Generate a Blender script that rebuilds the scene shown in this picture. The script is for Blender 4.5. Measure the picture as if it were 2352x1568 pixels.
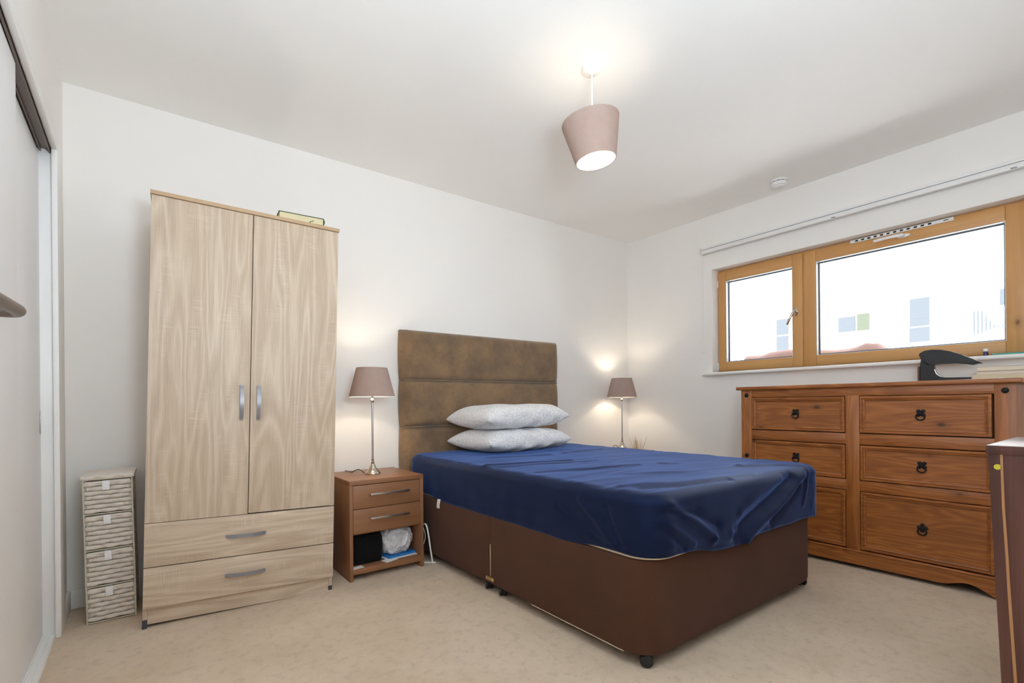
import bpy, bmesh, math, random
from mathutils import Vector, Matrix, noise

for o in list(bpy.data.objects): bpy.data.objects.remove(o)
SC = bpy.context.scene
COL = SC.collection
PI = math.pi
rnd = random.Random(7)

# ------------------------------------------------------------------ camera
cam_d = bpy.data.cameras.new('camera')
cam = bpy.data.objects.new('camera', cam_d); COL.objects.link(cam)
SC.camera = cam
cam_d.sensor_width = 36.0
cam_d.lens = 1127.9 / 2352 * 36.0
cam_d.shift_y = (927.2 - 784) / 2352
cam_d.clip_start = 0.02
_y, _r = math.radians(-37.023), math.radians(-0.528)
_rt = Vector((math.cos(_y), math.sin(_y), 0)); FW = Vector((-math.sin(_y), math.cos(_y), 0)); _up = Vector((0, 0, 1))
RT = _rt * math.cos(_r) + _up * math.sin(_r); UP = _up * math.cos(_r) - _rt * math.sin(_r)
cam.matrix_world = Matrix(((RT.x, UP.x, -FW.x, 0), (RT.y, UP.y, -FW.y, 0), (RT.z, UP.z, -FW.z, 0.917), (0, 0, 0, 1)))

# ------------------------------------------------------------------ world, exposure
SC.view_settings.view_transform = 'Standard'
SC.view_settings.look = 'None'
SC.view_settings.gamma = 1.0
SC.view_settings.use_curve_mapping = False
SC.view_settings.exposure = 0.33
SC.cycles.max_bounces = 14; SC.cycles.diffuse_bounces = 10; SC.cycles.transparent_max_bounces = 12
W = bpy.data.worlds.new('overcast_sky'); SC.world = W; W.use_nodes = True
_bg = W.node_tree.nodes['Background']
_wt = W.node_tree
_tc = _wt.nodes.new('ShaderNodeTexCoord'); _sx = _wt.nodes.new('ShaderNodeSeparateXYZ'); _wt.links.new(_tc.outputs['Generated'], _sx.inputs[0])
_rp = _wt.nodes.new('ShaderNodeValToRGB'); _mr = _wt.nodes.new('ShaderNodeMath'); _mr.operation = 'MULTIPLY_ADD'; _mr.inputs[1].default_value = .5; _mr.inputs[2].default_value = .5
_wt.links.new(_sx.outputs[2], _mr.inputs[0]); _wt.links.new(_mr.outputs[0], _rp.inputs[0]); _wt.links.new(_rp.outputs[0], _bg.inputs[0])
_rp.color_ramp.elements[0].position = .47; _rp.color_ramp.elements[0].color = (.95, .98, 1.0, 1)      # added uplight: lower half brighter than the sky, to light the ceiling
_rp.color_ramp.elements[1].position = .53; _rp.color_ramp.elements[1].color = (.56, .60, .64, 1)      # even white overcast
_bg.inputs[1].default_value = 8.0

def lamp_light(name, kind, loc, power, color, **kw):
    l = bpy.data.lights.new(name, kind); l.energy = power; l.color = color
    for k, v in kw.items(): setattr(l, k, v)
    o = bpy.data.objects.new(name, l); COL.objects.link(o); o.location = loc
    return o
WARM = (1.0, 0.86, 0.68)
P_PENDANT = 1.5
P_TABLE = 3.0

def portal(name, loc, rot, sx, sy):
    l = bpy.data.lights.new(name, 'AREA'); l.shape = 'RECTANGLE'; l.size = sx; l.size_y = sy; l.cycles.is_portal = True
    o = bpy.data.objects.new(name, l); COL.objects.link(o); o.location = loc; o.rotation_euler = rot
portal('window_portal', (3.79, 1.286, 1.56), (0, PI / 2, 0), .8, 1.72)
# the photographer's flash head beside the camera, turned up and bounced off the ceiling
_fl = bpy.data.lights.new('bounced_flash', 'AREA'); _fl.shape = 'DISK'; _fl.size = .45; _fl.energy = 38.0; _fl.color = (.76, .885, 1.0)
_fo = bpy.data.objects.new('bounced_flash', _fl); COL.objects.link(_fo); _fo.location = (.35, -.20, 1.25); _fo.rotation_euler = (math.radians(180 - 30), 0, math.radians(-22))

# ------------------------------------------------------------------ mesh helpers
def sharpen(bm, ang=0.61):
    for f in bm.faces: f.smooth = True
    for e in bm.edges:
        if len(e.link_faces) == 2:
            e.smooth = e.calc_face_angle(0) < ang

class MB:
    """collects shapes in world (or thing-local) coordinates, then links them as one mesh object"""
    def __init__(s): s.bm = bmesh.new()
    def _merge(s, t, M=None):
        if M is not None: bmesh.ops.transform(t, matrix=M, verts=t.verts)
        me = bpy.data.meshes.new('t'); t.to_mesh(me); t.free(); s.bm.from_mesh(me); bpy.data.meshes.remove(me)
    def box(s, a, b, bev=0.0, seg=2, M=None):
        t = bmesh.new(); bmesh.ops.create_cube(t, size=1.0)
        sx, sy, sz = (b[i] - a[i] for i in range(3))
        for v in t.verts:
            v.co = Vector(((v.co.x + .5) * sx + a[0], (v.co.y + .5) * sy + a[1], (v.co.z + .5) * sz + a[2]))
        if bev > 0:
            bmesh.ops.bevel(t, geom=list(t.edges), offset=min(bev, .49 * min(abs(sx), abs(sy), abs(sz))), segments=seg, affect='EDGES', profile=.5)
        s._merge(t, M); return s
    def lathe(s, prof, c=(0, 0, 0), n=48, M=None, closed=False):
        t = bmesh.new(); rings = []
        for r, z in prof:
            if r < 1e-6: rings.append([t.verts.new((c[0], c[1], c[2] + z))])
            else: rings.append([t.verts.new((c[0] + r * math.cos(2 * PI * k / n), c[1] + r * math.sin(2 * PI * k / n), c[2] + z)) for k in range(n)])
        prs = list(zip(rings[:-1], rings[1:]))
        if closed: prs.append((rings[-1], rings[0]))
        for A, B in prs:
            for k in range(n):
                j = (k + 1) % n
                if len(A) == 1 and len(B) == 1: continue
                if len(A) == 1: t.faces.new((A[0], B[j], B[k]))
                elif len(B) == 1: t.faces.new((A[k], A[j], B[0]))
                else: t.faces.new((A[k], A[j], B[j], B[k]))
        if not closed:
            for A in (rings[0], rings[-1]):
                if len(A) > 2: t.faces.new(A)
        bmesh.ops.recalc_face_normals(t, faces=t.faces)
        s._merge(t, M); return s
    def tube(s, pts, r, n=12, M=None, cap=True, flat=1.0):
        pts = [Vector(p) for p in pts]; t = bmesh.new(); rings = []
        rr = r if isinstance(r, (list, tuple)) else [r] * len(pts)
        nrm = None
        for i, p in enumerate(pts):
            d = (pts[min(i + 1, len(pts) - 1)] - pts[max(i - 1, 0)]).normalized()
            if nrm is None:
                nrm = d.cross(Vector((0, 0, 1)));
                if nrm.length < .1: nrm = d.cross(Vector((1, 0, 0)))
            nrm = (nrm - d * nrm.dot(d)).normalized(); bn = d.cross(nrm)
            rings.append([t.verts.new(p + (nrm * math.cos(2 * PI * k / n) + bn * math.sin(2 * PI * k / n) * flat) * rr[i]) for k in range(n)])
        for A, B in zip(rings[:-1], rings[1:]):
            for k in range(n): t.faces.new((A[k], A[(k + 1) % n], B[(k + 1) % n], B[k]))
        if cap: t.faces.new(rings[0]); t.faces.new(rings[-1])
        bmesh.ops.recalc_face_normals(t, faces=t.faces)
        s._merge(t, M); return s
    def strip(s, pts, wdir, w, thk, M=None):
        """flat bar following pts, wide along wdir"""
        pts = [Vector(p) for p in pts]; wd = Vector(wdir).normalized(); t = bmesh.new(); rings = []
        for i, p in enumerate(pts):
            d = (pts[min(i + 1, len(pts) - 1)] - pts[max(i - 1, 0)]).normalized(); nn = d.cross(wd).normalized()
            rings.append([t.verts.new(p + wd * a * w / 2 + nn * b * thk / 2) for a, b in ((-1, -1), (1, -1), (1, 1), (-1, 1))])
        for A, B in zip(rings[:-1], rings[1:]):
            for k in range(4): t.faces.new((A[k], A[(k + 1) % 4], B[(k + 1) % 4], B[k]))
        t.faces.new(rings[0]); t.faces.new(rings[-1])
        bmesh.ops.recalc_face_normals(t, faces=t.faces)
        s._merge(t, M); return s
    def prism(s, outline, ax, lo, hi, bev=0.0, M=None):
        """outline: 2D points in the two axes other than ax, extruded along ax"""
        t = bmesh.new()
        def P(p, v): q = list(p); q.insert(ax, v); return Vector(q)
        A = [t.verts.new(P(p, lo)) for p in outline]; B = [t.verts.new(P(p, hi)) for p in outline]
        n = len(A)
        for k in range(n): t.faces.new((A[k], A[(k + 1) % n], B[(k + 1) % n], B[k]))
        t.faces.new(A); t.faces.new(B)
        bmesh.ops.recalc_face_normals(t, faces=t.faces)
        if bev: bmesh.ops.bevel(t, geom=[e for e in t.edges if e.calc_face_angle(0) > .5], offset=bev, segments=2, affect='EDGES')
        s._merge(t, M); return s
    def rings(s, rs, cap0=True, cap1=True, M=None):
        t = bmesh.new(); R = [[t.verts.new(p) for p in r] for r in rs]; n = len(R[0])
        for A, B in zip(R[:-1], R[1:]):
            for k in range(n): t.faces.new((A[k], A[(k + 1) % n], B[(k + 1) % n], B[k]))
        if cap0: t.faces.new(R[0])
        if cap1: t.faces.new(R[-1])
        bmesh.ops.recalc_face_normals(t, faces=t.faces)
        s._merge(t, M); return s
    def build(s, name, mat, parent=None, local=False, origin=None, ang=.61):
        """parent given: vertices are world coordinates unless local=True"""
        if parent is not None and not local:
            s.bm.transform(world_of(parent).inverted())
        if parent is None and origin is not None:
            s.bm.transform(Matrix.Translation(-Vector(origin)))
        sharpen(s.bm, ang)
        me = bpy.data.meshes.new(name); s.bm.to_mesh(me); s.bm.free()
        o = bpy.data.objects.new(name, me); COL.objects.link(o)
        me.materials.append(mat)
        if parent is not None: o.parent = parent
        elif origin is not None: o.location = origin
        return o

def world_of(o):
    M = o.matrix_basis.copy()
    while o.parent: o = o.parent; M = o.matrix_basis @ M
    return M
def tag(o, label, cat, group=None, kind=None):
    o['label'] = label; o['category'] = cat
    if group: o['group'] = group
    if kind: o['kind'] = kind
    return o
def thing(name, label, cat, loc, rotz=0.0, group=None):
    o = bpy.data.objects.new(name, None); COL.objects.link(o); o.empty_display_size = .1
    o.location = loc; o.rotation_euler = (0, 0, rotz)
    return tag(o, label, cat, group)
def structure(o, label=None, cat=None):
    o['kind'] = 'structure'
    if label: o['label'] = label
    if cat: o['category'] = cat
    return o
def copy_tree(o, parent=None):
    c = o.copy(); COL.objects.link(c)
    if parent: c.parent = parent
    for ch in [x for x in COL.objects if x.parent is o]: copy_tree(ch, c)
    return c
def curve_pts(P, n=8):
    P = [Vector(p) for p in P]; Q = [P[0] * 2 - P[1]] + P + [P[-1] * 2 - P[-2]]; out = []
    for i in range(1, len(Q) - 2):
        a, b, c, d = Q[i - 1:i + 3]
        for k in range(n):
            t = k / n
            out.append(.5 * (2 * b + (c - a) * t + (2 * a - 5 * b + 4 * c - d) * t * t + (3 * b - a - 3 * c + d) * t ** 3))
    return out + [P[-1]]
def rrect(x0, y0, x1, y1, r, n=8, sub=1):
    """rounded rectangle, counter-clockwise; sub = points per straight side"""
    out = []
    cs = [((x1 - r, y0 + r), -PI / 2), ((x1 - r, y1 - r), 0), ((x0 + r, y1 - r), PI / 2), ((x0 + r, y0 + r), PI)]
    for i, ((cx, cy), a0) in enumerate(cs):
        arc = [(cx + r * math.cos(a0 + PI / 2 * k / n), cy + r * math.sin(a0 + PI / 2 * k / n)) for k in range(n + 1)]
        out += arc
        (nx, ny), na = cs[(i + 1) % 4]
        q = (nx + r * math.cos(na), ny + r * math.sin(na)); p = arc[-1]
        for k in range(1, sub): out.append((p[0] + (q[0] - p[0]) * k / sub, p[1] + (q[1] - p[1]) * k / sub))
    return out

# ------------------------------------------------------------------ materials
def lin(c):
    return tuple(((x / 255) / 12.92 if x / 255 <= .04045 else ((x / 255 + .055) / 1.055) ** 2.4) for x in c) + (1,)
class NT:
    def __init__(s, name):
        s.m = bpy.data.materials.new(name); s.m.use_nodes = True; s.t = s.m.node_tree; s.N = s.t.nodes; s.L = s.t.links
        s.p = s.N['Principled BSDF']; s.out = s.N['Material Output']
        s.tc = None
    def node(s, t, **kw):
        n = s.N.new(t)
        for k, v in kw.items(): setattr(n, k, v)
        return n
    def link(s, a, b): s.L.new(a, b)
    def obj(s):
        if not s.tc: s.tc = s.node('ShaderNodeTexCoord')
        return s.tc.outputs['Object']
    def map(s, scale=(1, 1, 1), loc=(0, 0, 0), rot=(0, 0, 0)):
        n = s.node('ShaderNodeMapping'); s.link(s.obj(), n.inputs[0])
        n.inputs['Scale'].default_value = scale; n.inputs['Location'].default_value = loc; n.inputs['Rotation'].default_value = rot
        return n.outputs[0]
    def noise(s, vec, scale, detail=2, rough=.5, dist=0.0, out='Fac'):
        n = s.node('ShaderNodeTexNoise'); s.link(vec, n.inputs['Vector'])
        n.inputs['Scale'].default_value = scale; n.inputs['Detail'].default_value = detail; n.inputs['Roughness'].default_value = rough
        n.inputs['Distortion'].default_value = dist
        return n.outputs[out]
    def math(s, op, a, b=None, c=None, clamp=False):
        n = s.node('ShaderNodeMath', operation=op, use_clamp=clamp)
        for i, v in enumerate((a, b, c)):
            if v is None: continue
            if isinstance(v, (int, float)): n.inputs[i].default_value = v
            else: s.link(v, n.inputs[i])
        return n.outputs[0]
    def ramp(s, fac, stops, interp='LINEAR'):
        n = s.node('ShaderNodeValToRGB'); s.link(fac, n.inputs[0]); r = n.color_ramp; r.interpolation = interp
        while len(r.elements) < len(stops): r.elements.new(.5)
        for e, (p, c) in zip(r.elements, stops):
            e.position = p; e.color = c if len(c) == 4 else tuple(c) + (1,)
        return n.outputs[0]
    def mix(s, fac, a, b, mode='MIX'):
        n = s.node('ShaderNodeMix', data_type='RGBA', blend_type=mode)
        for k, v in ((0, fac), (6, a), (7, b)):
            if isinstance(v, (int, float)): n.inputs[k].default_value = v
            elif isinstance(v, tuple): n.inputs[k].default_value = v
            else: s.link(v, n.inputs[k])
        return n.outputs[2]
    def bump(s, h, strength=.3, dist=.002):
        n = s.node('ShaderNodeBump'); n.inputs['Strength'].default_value = strength; n.inputs['Distance'].default_value = dist
        s.link(h, n.inputs['Height']); s.link(n.outputs[0], s.p.inputs['Normal'])
    def set(s, **kw):
        for k, v in kw.items():
            i = s.p.inputs[k.replace('_', ' ')]
            if isinstance(v, (int, float, tuple)): i.default_value = v
            else: s.link(v, i)
        return s.m
def plain(name, rgb, rough=.5, metal=0.0, var=.04, bump=0.0, bscale=200, spec=.5, sheen=0):
    n = NT(name); c = lin(rgb)
    f = n.noise(n.map(), 18, 3)
    col = n.mix(f, tuple(x * (1 - var) for x in c[:3]) + (1,), tuple(min(1, x * (1 + var)) for x in c[:3]) + (1,))
    n.set(Base_Color=col, Roughness=rough, Metallic=metal, Specular_IOR_Level=spec)
    if sheen: n.set(Sheen_Weight=sheen)
    if bump: n.bump(n.noise(n.map(), bscale, 2), bump, .001)
    return n.m

def wood(name, cols, axis='Z', grain=9.0, K=7.0, along=.55, plank=0.0, knots=0.0, rough=.45, fib=.5, saw=0.0, seed=0.0, contrast=1.0, coat=0.0):
    """axis = along the grain; cols = dark, mid, light (sRGB)"""
    n = NT(name)
    ai = 'XYZ'.index(axis)
    sc = [grain] * 3; sc[ai] = along * grain / 9.0 * 1.0
    v = n.map(tuple(sc), (seed, seed * 1.7, seed * .6))
    g = n.noise(v, 1.0, 1.6, .45, .35)
    ring = n.math('PINGPONG', n.math('MULTIPLY', g, K), .5)
    ring = n.math('MULTIPLY', ring, 2.0)
    ring = n.math('POWER', ring, 1.5)
    sf = [260.0] * 3; sf[ai] = 7.0
    f = n.noise(n.map(tuple(sf)), 1.0, 3, .6)
    sb = [14.0] * 3; sb[ai] = .8
    broad = n.noise(n.map(tuple(sb), (seed * 3, 0, 1)), 1.0, 2, .5)
    d, m, l = (lin(c) for c in cols)
    base = n.ramp(broad, [(.3, m), (.7, l)])
    c = n.mix(n.math('MULTIPLY', n.math('SUBTRACT', 1.0, ring), .75 * contrast, clamp=True), base, d)
    fr = n.ramp(f, [(.35, (0, 0, 0)), (.65, (1, 1, 1))])
    c = n.mix(n.math('MULTIPLY', fr, fib * .5), c, m)
    c2 = n.mix(n.math('MULTIPLY', n.math('SUBTRACT', 1.0, fr), fib * .35), c, d)
    c = c2
    if plank:
        sep = n.node('ShaderNodeSeparateXYZ'); n.link(n.obj(), sep.inputs[0])
        across = sep.outputs[0] if ai == 2 else sep.outputs[2]
        wn = n.node('ShaderNodeTexWhiteNoise', noise_dimensions='1D')
        n.link(n.math('FLOOR', n.math('ADD', n.math('DIVIDE', across, plank), seed)), wn.inputs[1])
        c = n.mix(n.math('MULTIPLY', wn.outputs[0], .32), c, m)
        c = n.mix(n.math('MULTIPLY', n.math('SUBTRACT', 1.0, wn.outputs[0]), .22), c, l)
    if saw:
        ss = [9.0] * 3; ss[ai] = 330.0
        s1 = n.noise(n.map(tuple(ss)), 1.0, 2, .6)
        sm = [11.0] * 3; sm[ai] = 5.0
        s2 = n.ramp(n.noise(n.map(tuple(sm), (3, 5, 1)), 1.0, 2), [(.52, (0, 0, 0)), (.62, (1, 1, 1))])
        s1 = n.ramp(s1, [(.5, (0, 0, 0)), (.62, (1, 1, 1))])
        c = n.mix(n.math('MULTIPLY', n.math('MULTIPLY', s1, s2), saw), c, l)
    if knots:
        sk = [7.0] * 3; sk[ai] = 4.2
        vo = n.node('ShaderNodeTexVoronoi'); vo.inputs['Scale'].default_value = 1.0
        n.link(n.map(tuple(sk), (seed * 2, .3, .8)), vo.inputs['Vector'])
        sp = n.node('ShaderNodeSeparateColor'); n.link(vo.outputs['Color'], sp.inputs[0])
        big = n.math('GREATER_THAN', sp.outputs[0], 1 - knots)
        k1 = n.ramp(vo.outputs['Distance'], [(.04, (1, 1, 1)), (.09, (.25, .25, .25)), (.2, (0, 0, 0))])
        kk = n.math('MULTIPLY', n.math('MULTIPLY', big, k1), .9)
        c = n.mix(kk, c, tuple(x * .35 for x in d[:3]) + (1,))
    n.set(Base_Color=c, Roughness=rough, Coat_Weight=coat, Coat_Roughness=.35)
    n.bump(f, .12, .0006)
    return n.m

def paint(name, rgb, rough=.7):
    n = NT(name); c = lin(rgb)
    f = n.noise(n.map(), 3.0, 4, .6)
    n.set(Base_Color=n.mix(f, tuple(x * .985 for x in c[:3]) + (1,), tuple(min(1, x * 1.015) for x in c[:3]) + (1,)), Roughness=rough, Specular_IOR_Level=.25)
    n.bump(n.noise(n.map(), 260, 2), .05, .001)
    return n.m

M_WALL = paint('wall_paint', (240, 237, 233))
M_CEIL = paint('ceiling_paint', (245, 244, 242))
M_TRIM = paint('gloss_trim_paint', (242, 241, 239), .35)
M_DOOR = paint('door_paint', (247, 247, 249), .45)

def mk_carpet():
    n = NT('beige_carpet')
    a = n.noise(n.map(), 420, 2, .6); b = n.noise(n.map(), 2.2, 4, .6); c3 = n.noise(n.map((1, 1, 1), (4, 2, 0)), 26, 4, .65)
    col = n.mix(n.ramp(a, [(.3, (0, 0, 0)), (.7, (1, 1, 1))]), lin((212, 188, 161)), lin((248, 229, 204)))
    col = n.mix(n.math('MULTIPLY', n.ramp(b, [(.42, (0, 0, 0)), (.7, (1, 1, 1))]), .35), col, lin((188, 162, 130)))
    col = n.mix(n.math('MULTIPLY', n.ramp(c3, [(.5, (0, 0, 0)), (.72, (1, 1, 1))]), .28), col, lin((160, 141, 120)))
    vo = n.node('ShaderNodeTexVoronoi'); vo.inputs['Scale'].default_value = 5.5; n.link(n.map(), vo.inputs['Vector'])
    sp = n.node('ShaderNodeSeparateColor'); n.link(vo.outputs['Color'], sp.inputs[0])
    spot = n.math('MULTIPLY', n.math('GREATER_THAN', sp.outputs[1], .72), n.ramp(vo.outputs['Distance'], [(.012, (1, 1, 1)), (.022, (0, 0, 0))]))
    col = n.mix(n.math('MULTIPLY', spot, .7), col, lin((92, 74, 60)))
    n.set(Base_Color=col, Roughness=1.0, Specular_IOR_Level=.1, Sheen_Weight=.15)
    n.bump(n.math('ADD', a, n.math('MULTIPLY', c3, .8)), .7, .006)
    return n.m
M_CARPET = mk_carpet()
OAK = ((160, 132, 106), (212, 193, 169), (230, 215, 195))
M_OAK_V = wood('sonoma_oak_upright_grain', OAK, 'Z', 10, 9, .85, plank=.075, saw=.38, seed=1.3, contrast=.95, rough=.55, fib=1.0)
M_OAK_H = wood('sonoma_oak_level_grain', OAK, 'X', 10, 9, .85, plank=.06, saw=.38, seed=4.1, contrast=.95, rough=.55, fib=1.0)
M_OAK_EDGE = wood('sonoma_oak_edging', ((178, 146, 112), (196, 166, 130), (204, 176, 142)), 'X', 8, 3, .5, seed=2.0, contrast=.3, rough=.55)
PINE = ((116, 60, 24), (168, 102, 48), (188, 118, 58))
M_PINE_Y = wood('waxed_pine_level_grain', PINE, 'Y', 16, 10, .8, knots=.34, seed=2.2, contrast=.85, rough=.42, coat=.15)
M_PINE_Z = wood('waxed_pine_upright_grain', PINE, 'Z', 16, 9, .8, knots=.16, seed=5.2, contrast=.75, rough=.42, coat=.15)
WIN = ((184, 126, 66), (208, 156, 94), (218, 170, 110))
M_WIN_Y = wood('window_timber_level_grain', WIN, 'Y', 14, 4, .4, seed=3.0, contrast=.35, rough=.4, knots=.05)
M_WIN_Z = wood('window_timber_upright_grain', WIN, 'Z', 14, 4, .4, seed=6.0, contrast=.35, rough=.4, knots=.05)
M_WAL = wood('walnut_laminate', ((112, 74, 47), (144, 99, 67), (156, 111, 78)), 'X', 12, 3, .4, seed=8.0, contrast=.35, rough=.38)
M_WAL_Z = wood('walnut_laminate_upright', ((112, 74, 47), (144, 99, 67), (154, 110, 78)), 'Z', 12, 3, .4, seed=9.0, contrast=.35, rough=.38)
M_GAPSHADE = plain('drawer_gap_shade', (60, 42, 32), .8)
M_STEEL = plain('brushed_steel', (190, 188, 186), .28, 1.0, .03)
M_GREYH = plain('satin_grey_handle', (150, 151, 158), .4, .55, .03)
M_NICKEL = plain('polished_nickel', (205, 196, 182), .16, 1.0, .02)
M_BRASS = plain('brass', (200, 165, 95), .3, 1.0, .05)
M_BLACK = plain('black_plastic', (30, 31, 33), .4)
M_IRON = plain('black_iron', (26, 24, 25), .55, .3)
M_FOOT = plain('dark_grey_plastic', (62, 66, 72), .5)
M_WHITEP = plain('white_plastic', (235, 234, 232), .35)
M_BRONZE = plain('bronze_track', (118, 104, 96), .4, .4)
M_ALU = plain('pale_aluminium', (214, 214, 212), .4, .3)
M_GASKET = plain('grey_gasket', (96, 104, 114), .6)

def fabric(name, a, b, scale=400, blotch=6, bl=.3, rough=.95, sheen=.3, bump=.4, c=None):
    n = NT(name)
    f = n.noise(n.map(), scale, 2, .6); g = n.noise(n.map(), blotch, 4, .6)
    col = n.mix(f, lin(a), lin(b))
    col = n.mix(n.math('MULTIPLY', n.ramp(g, [(.35, (0, 0, 0)), (.68, (1, 1, 1))]), bl), col, lin(c or a))
    n.set(Base_Color=col, Roughness=rough, Specular_IOR_Level=.2, Sheen_Weight=sheen)
    n.bump(f, bump, .001)
    return n.m
M_DIVAN = fabric('brown_divan_suede', (72, 46, 34), (88, 57, 42), 300, 5, .4, sheen=.06, c=(68, 47, 32))
M_SUEDE = fabric('taupe_suede', (130, 103, 76), (150, 122, 92), 60, 5.5, .75, sheen=.4, bump=.15, c=(98, 84, 70))
M_MATT = fabric('cream_ticking', (222, 208, 188), (236, 224, 206), 300, 8, .2)
M_SHEET = fabric('navy_cotton', (17, 21, 40), (23, 28, 52), 700, 4, .25, rough=.6, sheen=.62, bump=.12, c=(15, 18, 34))
_p = M_SHEET.node_tree.nodes['Principled BSDF'].inputs
_p['Sheen Tint'].default_value = (.20, .38, 1, 1); _p['Sheen Roughness'].default_value = .35; _p['Specular IOR Level'].default_value = .35; _p['Specular Tint'].default_value = (.26, .46, 1, 1)
M_BAGBLK = fabric('black_cloth', (14, 12, 12), (24, 20, 19), 300, 8, .3, sheen=.05)
M_BLANKET = fabric('rust_blanket', (130, 104, 98), (148, 124, 116), 120, 9, .4, sheen=.1)
M_PLASTICBAG = plain('grey_white_polythene', (205, 204, 208), .35, var=.05)
M_PAPER = plain('white_paper', (230, 228, 224), .8)
M_BLUE = plain('blue_card', (40, 120, 190), .5)
def mk_pillow():
    n = NT('speckled_pillowcase')
    v = n.node('ShaderNodeTexVoronoi'); v.inputs['Scale'].default_value = 190
    dv = n.noise(n.map(), 14, 2, out='Color')
    mv = n.mix(.06, n.map(), dv)
    n.link(mv, v.inputs['Vector'])
    sp = n.node('ShaderNodeSeparateColor'); n.link(v.outputs['Color'], sp.inputs[0])
    k = n.math('MULTIPLY', n.math('GREATER_THAN', sp.outputs[0], .42), n.ramp(v.outputs['Distance'], [(.32, (1, 1, 1)), (.5, (0, 0, 0))]))
    col = n.mix(n.math('MULTIPLY', k, .62), lin((232, 231, 232)), lin((128, 134, 150)))
    n.set(Base_Color=col, Roughness=.9, Specular_IOR_Level=.2, Sheen_Weight=.2)
    n.bump(n.noise(n.map(), 60, 3), .15, .002)
    return n.m
M_PILLOW = mk_pillow()
def mk_shade(name, rgb, tr):
    n = NT(name); f = n.noise(n.map((1, 1, 1)), 260, 2, .6)
    g = n.noise(n.map(), 22, 3, .6)
    c = lin(rgb); col = n.mix(f, tuple(x * .9 for x in c[:3]) + (1,), tuple(min(1, x * 1.1) for x in c[:3]) + (1,))
    col = n.mix(n.math('MULTIPLY', n.ramp(g, [(.4, (0, 0, 0)), (.7, (1, 1, 1))]), .25), col, lin((168, 132, 118)))
    n.set(Base_Color=col, Roughness=.95, Specular_IOR_Level=.15)
    t = n.node('ShaderNodeBsdfTranslucent'); t.inputs[0].default_value = (1, .72, .5, 1)
    m = n.node('ShaderNodeMixShader'); m.inputs[0].default_value = tr
    n.link(n.p.outputs[0], m.inputs[1]); n.link(t.outputs[0], m.inputs[2]); n.link(m.outputs[0], n.out.inputs[0])
    n.bump(f, .2, .0006)
    return n.m
M_SHADE = mk_shade('mauve_linen_shade', (178, 156, 146), .06)
M_LINING = plain('white_shade_lining', (240, 236, 228), .8)
def mk_emit(name, col, st):
    n = NT(name); e = n.node('ShaderNodeEmission'); e.inputs[0].default_value = col; e.inputs[1].default_value = st
    n.link(e.outputs[0], n.out.inputs[0]); return n.m
M_BULB = mk_emit('lit_bulb', (1, .88, .70, 1), 7)
def mk_glass():
    n = NT('window_glass'); N = n.N
    a = n.node('ShaderNodeBsdfTransparent'); g = n.node('ShaderNodeBsdfGlossy'); g.inputs['Roughness'].default_value = .02
    fr = n.node('ShaderNodeFresnel'); fr.inputs[0].default_value = 1.3
    m = n.node('ShaderNodeMixShader'); n.link(fr.outputs[0], m.inputs[0]); n.link(a.outputs[0], m.inputs[1]); n.link(g.outputs[0], m.inputs[2])
    n.link(m.outputs[0], n.out.inputs[0]); return n.m
M_GLASS = mk_glass()

# ------------------------------------------------------------------ room shell
BY, RX, LX, H = 3.008, 3.63, -.278, 2.4       # back wall y, right wall x, left wall x, ceiling height
REAR = -.95
structure(MB().box((-1.0, REAR - .1, -.1), (3.80, 3.12, 0)).build('floor', M_CARPET), 'beige cut pile carpet across the whole room')
structure(MB().box((-1.0, REAR - .1, H), (3.80, 3.12, H + .1)).build('ceiling', M_CEIL), 'plain white painted ceiling')
structure(MB().box((-1.0, BY, 0), (3.80, BY + .12, H)).build('wall_back', M_WALL), 'white wall behind the wardrobe and the headboard')
structure(MB().box((-1.0, REAR - .1, 0), (3.80, REAR, H)).build('wall_rear', M_WALL), 'white wall behind the camera')
WY0, WY1, WZ0, WZ1 = .415, 2.158, 1.150, 1.968
b = MB()
b.box((RX, REAR, 0), (3.80, BY, WZ0)); b.box((RX, REAR, WZ1), (3.80, BY, H))
b.box((RX, REAR, WZ0), (3.80, WY0, WZ1)); b.box((RX, WY1, WZ0), (3.80, BY, WZ1))
structure(b.build('wall_right', M_WALL), 'white wall with the timber window')
b = MB()
b.box((-.46, 2.70, 0), (LX, BY, H)); b.box((-.46, REAR, 1.975), (LX, 2.70, H)); b.box((-1.0, REAR, 0), (-.9, BY, H))
b.box((-.46, REAR, 0), (LX, -.30, 1.975))
structure(b.build('wall_left', M_WALL), 'white wall with the sliding door opening')
b = MB().box((LX + .5, BY - .015, 0), (RX, BY, .088), .004); b.box((LX, BY - .015, 0), (LX + .5, BY, .088), .004)
structure(b.build('baseboard_back', M_TRIM))
structure(MB().box((RX - .015, REAR, 0), (RX, BY - .015, .088), .004).build('baseboard_right', M_TRIM))
structure(MB().box((LX, 2.80, 0), (LX + .015, BY - .015, .088), .004).build('baseboard_left', M_TRIM))
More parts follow.
